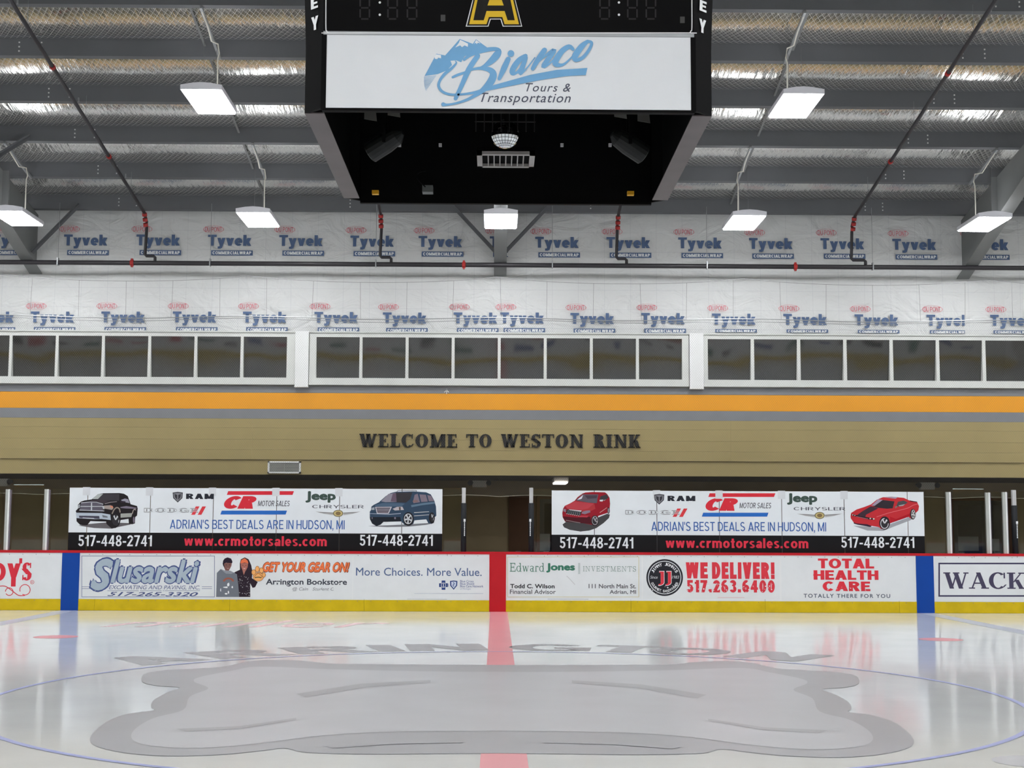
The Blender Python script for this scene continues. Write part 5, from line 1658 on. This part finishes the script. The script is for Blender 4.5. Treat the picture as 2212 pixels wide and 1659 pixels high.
for xs in ((788, 848, 890), (1306, 1366, 1406)):
    for i, x in enumerate(xs):
        w_, h_ = 22, 18
        for cx, cy, a, b in ((x, 41, 8, 1.6), (x, 17, 8, 1.6), (x, -7, 8, 1.6), (x - 10, 29, 1.6, 9), (x + 10, 29, 1.6, 9), (x - 10, 5, 1.6, 9), (x + 10, 5, 1.6, 9)):
            fl.n = 1
            fl.poly([(cx - a, cy - b), (cx + a, cy - b), (cx + a, cy + b), (cx - a, cy + b)], SEG)
for x in (820.5, 1337):
    for y in (5.5, 32): fl.n = 1; fl.ell(x, y, 2.6, 2.6, (226, 228, 230), 12)
for x, y in ((957, 39), (1474, 43)): fl.n = 1; fl.poly([(x - 5, y - 7), (x + 5, y - 7), (x + 5, y + 7), (x - 5, y + 7)], (74, 74, 74))
fl.build('digit_segments', disp)['kind'] = 'stuff'
# suspension cables up to the roof
for x in (xl + .3, xr - .3):
    for y in (YS + .5, YB - .5):
        MB().tube([(x, y, ztp), (x, y, ZP(max(y, CY)) + .1)], .012, 6).build('suspension_cable', CABLE, sb)

# things inside the open bottom
bc = at(1091, 290, 12.55)
rb = .131
v, f = [], []
ns, nrn = 24, 14
pt = lambda ph, th, r: (bc.x + r * math.sin(ph) * math.cos(th), bc.y + r * math.sin(ph) * math.sin(th), bc.z + r * math.cos(ph))
for j in range(nrn):
    for i in range(ns):
        pa, pb = math.pi * (j + .07) / nrn, math.pi * (j + .93) / nrn
        ta, tb = 2 * math.pi * (i + .07) / ns, 2 * math.pi * (i + .93) / ns
        k = len(v)
        v += [pt(pa, ta, rb), pt(pa, tb, rb), pt(pb, tb, rb), pt(pb, ta, rb)]
        f.append([k, k + 3, k + 2, k + 1])
ball = empty('mirror_ball', (bc.x, bc.y, bc.z - rb))
tag(ball, 'small round mirror ball hanging inside the scoreboard', 'mirror ball')
link_mesh('mirror_facets', v, f, mat('mirror_facet', (225, 228, 230), .04, metal=1.0, var=0), ball)['kind'] = 'stuff'
v, f = [], []
for j in range(13):
    for i in range(24): v.append(pt(math.pi * j / 12, 2 * math.pi * i / 24, rb - .004))
for j in range(12):
    for i in range(24): f.append([j * 24 + i, (j + 1) * 24 + i, (j + 1) * 24 + (i + 1) % 24, j * 24 + (i + 1) % 24])
link_mesh('ball_core', v, f, SBI, ball)
MB().tube([(bc.x, bc.y, bc.z + rb), (bc.x, bc.y, zs0 + .551)], .01, 6).build('hanging_rod', SBK, ball)
cage = MB()
for i in range(8):
    x = bc.x - .26 + .52 * i / 7
    cage.bar((x, bc.y - .17, zs0 + .03), (x, bc.y - .17, zs0 + .6), .008, .008)
for z in (.12, .28, .44, .6):
    cage.bar((bc.x - .27, bc.y - .17, zs0 + z), (bc.x + .27, bc.y - .17, zs0 + z), .008, .008)
o = cage.build('wire_cage', mat('cage_black', (30, 30, 32), .5, var=0), None, False, (bc.x, bc.y - .17, zs0 + .1))
tag(o, 'black wire cage in front of the mirror ball', 'cage')
g = [on_ice(1030, 333, zs0 + .02), on_ice(1156, 333, zs0 + .02), on_ice(1150, 363, zs0 + .02)]
gx0, gx1, gy0, gy1 = g[0].x, g[1].x, g[0].y, g[2].y
ac = empty('grille_unit', ((gx0 + gx1) / 2, (gy0 + gy1) / 2, zs0 + .02))
tag(ac, 'box with a pale framed grille facing down inside the scoreboard', 'grille')
MB().box(gx0, gx1, gy0, gy1, zs0 + .05, zs0 + .09).build('back_box', SBI, ac)
GF = mat('grille_frame_grey', (150, 148, 146), .5)
MB().box(gx0, gx0 + .05, gy0, gy1, zs0 + .02, zs0 + .06).box(gx1 - .05, gx1, gy0, gy1, zs0 + .02, zs0 + .06).box(gx0, gx1, gy0, gy0 + .05, zs0 + .02, zs0 + .06).box(gx0, gx1, gy1 - .05, gy1, zs0 + .02, zs0 + .06).build('grille_frame', GF, ac)
for i in range(1, 8):
    x = gx0 + .05 + (gx1 - gx0 - .1) * i / 8
    MB().box(x - .005, x + .005, gy0 + .05, gy1 - .05, zs0 + .025, zs0 + .05).build('slat', GF, ac)
for i, (cx, s, lb) in enumerate(((-1.17, 1, 'dark stage spotlight at left inside the scoreboard'), (1.17, -1, 'dark stage spotlight at right inside the scoreboard'))):
    c = Vector((SXc + cx, 13.35, zs0 + .16))
    o = empty('stage_spotlight', c)
    tag(o, lb, 'spotlight', 'stage spotlights inside the scoreboard')
    a, b = c + Vector((-s * .14, .05, -.06)), c + Vector((s * .12, -.05, .08))
    MB().tube([a, a + (b - a) * .6, b, b + (b - a) * .2], [.10, .10, .085, .03], 16).build('can', mat('spot_can', (34, 36, 36), .5, var=0, spec=.3), o)
    MB().tube([a - (b - a) * .02, a + (b - a) * .03], .088, 16).build('lens', mat('spot_lens', (120, 124, 124), .2, var=0), o)
    MB().bar(c + Vector((0, -.12, 0)), c + Vector((0, -.12, .42)), .03, .01).bar(c + Vector((0, .12, 0)), c + Vector((0, .12, .42)), .03, .01).bar(c + Vector((0, -.12, .42)), c + Vector((0, .12, .42)), .03, .01).build('yoke', SBK, o)
    for dx, dz in ((-.12, .2), (.1, .24)):
        MB().prism([c + Vector((s * dx - .06, -.2, dz)), c + Vector((s * dx + .06, -.2, dz - .02)), c + Vector((s * dx + .05, -.2, dz + .07)), c + Vector((s * dx - .06, -.2, dz + .09))], (0, .005, 0)).build('barn_door', mat('barn_door_grey', (96, 96, 92), .5, var=0), o)
for x, lb in ((863, 'leftmost'), (951, 'second'), (1214, 'third'), (1318, 'rightmost')):
    c = at(x, 313, YB - .08)
    o = MB().box(c.x - .016, c.x + .016, YB - .09, YB - .05, c.z - .016, c.z + .016).build('clip_plate', mat('clip_white', (214, 214, 214), .5, var=0), None, False, (c.x, YB - .05, c.z))
    tag(o, 'tiny white square clip inside the scoreboard, %s of four' % lb, 'clip', 'white clips inside the scoreboard')
for x, y, lb in ((811, 418, 'left'), (1362, 420, 'right')):
    c = on_ice(x, y, zs0 + .02)
    o = MB().box(c.x - .035, c.x + .035, c.y - .03, c.y + .03, zs0 + .01, zs0 + .05).build('yellow_plug', mat('plug_yellow', (214, 160, 30), .5), None, False, (c.x, c.y, zs0 + .01))
    tag(o, 'small yellow plug at the far %s corner inside the scoreboard' % lb, 'plug')
c = on_ice(924, 415, zs0 + .02)
jb = empty('junction_box', (c.x, c.y, zs0 + .01))
tag(jb, 'grey electrical box with a looped cable inside the scoreboard', 'box')
MB().box(c.x - .055, c.x + .055, c.y - .06, c.y + .06, zs0 + .01, zs0 + .08).build('box_body', mat('box_grey', (92, 98, 98), .5), jb)
MB().tube([(c.x - .02 - .09 * math.sin(math.pi * i / 10), c.y - .1, zs0 + .05 + .17 * math.sin(math.pi * i / 20)) for i in range(11)], .007, 6).build('cable_loop', SBK, jb)

# ================================================================== SMALL THINGS ON THE FAR WALL
sg = empty('welcome_lettering', (at(1080, 966, W).x, W - .012, Z(966)))
tag(sg, 'raised dark serif capitals spelling a welcome across the tan wall', 'lettering')
BRZ = mat('dark_bronze_letter', (42, 41, 40), .6, var=.05, spec=.2)
spec = [('WELCOME', (776, 937.5, 988, 966)), ('TO', (1007, 938, 1062, 966)), ('WESTON', (1082, 938, 1260, 966.5)), ('RINK', (1282, 938.5, 1383, 967))]
for wd, b in spec:
    x0, x1, z0, z1 = pxbox(b, W - .04)
    xx, wid = 0.0, []
    for ch in wd:
        ps, w_ = serif_glyph(ch, .27, .16)
        wid.append((ch, ps, xx, w_)); xx += w_ + .09
    tot = xx - .09
    for ch, ps, xo, w_ in wid:
        mb = MB()
        for p in ps:
            mb.prism([(x0 + (xo + a) / tot * (x1 - x0), W - .04, z0 + bb * (z1 - z0)) for a, bb in p], (0, .027, 0))
        mb.build('letter', BRZ, sg)
q = pxbox((578.5, 996.5, 650, 1022.5), W)
vt = empty('wall_vent', ((q[0] + q[1]) / 2, W, q[2]))
tag(vt, 'white framed rectangular wall vent low on the tan wall', 'vent')
MB().box(q[0], q[1], W - .02, W + .018, q[2], q[2] + .03).box(q[0], q[1], W - .02, W + .018, q[3] - .03, q[3]).box(q[0], q[0] + .035, W - .02, W + .018, q[2], q[3]).box(q[1] - .035, q[1], W - .02, W + .018, q[2], q[3]).build('vent_frame', WHITE_P, vt)
MB().box(q[0] + .03, q[1] - .03, W + .01, W + .018, q[2] + .02, q[3] - .02).build('vent_back', mat('vent_back_grey', (120, 120, 118), .7), vt)  # plain mid-grey panel behind the louvres
for i in range(8):
    z = q[2] + .035 + (q[3] - q[2] - .07) * (i + .5) / 8
    MB().prism([(q[0] + .03, W - .012, z - .006), (q[0] + .03, W + .008, z + .006), (q[0] + .03, W + .008, z + .009), (q[0] + .03, W - .012, z - .003)], (q[1] - q[0] - .06, 0, 0)).build('louvre', mat('vent_grey', (176, 176, 172), .5), vt)
MB().box((q[0] + q[1]) / 2 - .005, (q[0] + q[1]) / 2 + .005, W - .016, W + .01, q[2] + .03, q[3] - .03).build('centre_bar', MATS['vent_grey'], vt)
c = at(965, 843, W)
cl = empty('wall_clamp', (c.x, W - .01, c.z - .06))
tag(cl, 'tiny pale bracket on the grey stripe below the middle windows', 'bracket')
MB().box(c.x - .012, c.x + .012, W - .07, W - .01, c.z - .015, c.z + .03).build('bracket_plate', GALV, cl)
MB().tube([(c.x - .045, W - .06, c.z - .05), (c.x, W - .06, c.z + .0), (c.x + .04, W - .06, c.z - .045)], .009, 6).tube([(c.x, W - .06, c.z - .01), (c.x, W - .06, c.z - .08)], .008, 6).build('bracket_arm', WHITE_P, cl)
# recess fittings
EM = mat('emergency_light_case', (226, 224, 216), .5)
for x, y, lb in ((1036, 1043.5, 'grey emergency light box between the two banners under the wall'), (2003.5, 1048.5, 'grey emergency light box above the red coupe banner end'), (2, 1041, 'grey emergency light box at far left under the wall')):
    c = at(x, y, YR - .1)
    o = empty('emergency_light', (c.x, YR, c.z - .09))
    tag(o, lb, 'light', 'emergency light boxes')
    MB().box(c.x - .155, c.x + .155, YR - .12, YR, c.z - .09, c.z + .09).build('case', EM, o)
    for s in (-1, 1):
        MB().tube([(c.x + s * .2, YR - .16, c.z), (c.x + s * .22, YR - .05, c.z + .01)], [.06, .035], 10).tube([(c.x + s * .15, YR - .06, c.z), (c.x + s * .21, YR - .06, c.z)], .012, 6).build('lamp_head', mat('lamp_head_dark', (80, 78, 74), .5), o)
c = at(1210, 1040, 29.8)
ft = empty('ceiling_light_strip', (c.x, 29.8, zbot - .005))
tag(ft, 'small lit ceiling fitting under the wall above the right banner', 'light')
MB().box(c.x - .15, c.x + .15, 29.3, 30.3, zbot - .09, zbot - .004).build('fitting_case', EM, ft)
MB().box(c.x - .13, c.x + .13, 29.28, 30.28, zbot - .115, zbot - .09).build('lit_diffuser', TUBE, ft)

# ================================================================== NEAR BOARDS, BEHIND THE CAMERA
nb = empty('near_boards', (0, NEAR, 0))
tag(nb, 'white rink boards with yellow kick plate on the near side', 'boards')
MB().box(-XW, XW, NEAR - .12, NEAR, ZK, ZC).build('board_panel', BOARD, nb)
MB().box(-XW, XW, NEAR - .12, NEAR + .006, 0.002, ZK).build('kick_plate', YELLOW, nb)
MB().box(-XW, XW, NEAR - .13, NEAR + .012, ZC, ZC + .045).build('cap_rail', RED, nb)
rr = random.Random(5)
x = -19.5
while x < 19:
    w_ = rr.uniform(.25, .9); h_ = rr.uniform(.08, .35); z = rr.uniform(.35, .65)
    MB().box(x, x + w_, NEAR, NEAR + .004, z, z + h_).build('colour_patch', ink(rr.choice([(60, 60, 66), (190, 50, 60), (50, 80, 140), (40, 110, 90), (70, 70, 70)])), nb)
    x += w_ + rr.uniform(.2, .9)
walk2 = MB().box(-XW, XW, -3.2, NEAR - .12, -.12, 0).build('floor_near_walkway', CONC)
tag(walk2, None, None, None, 'structure')
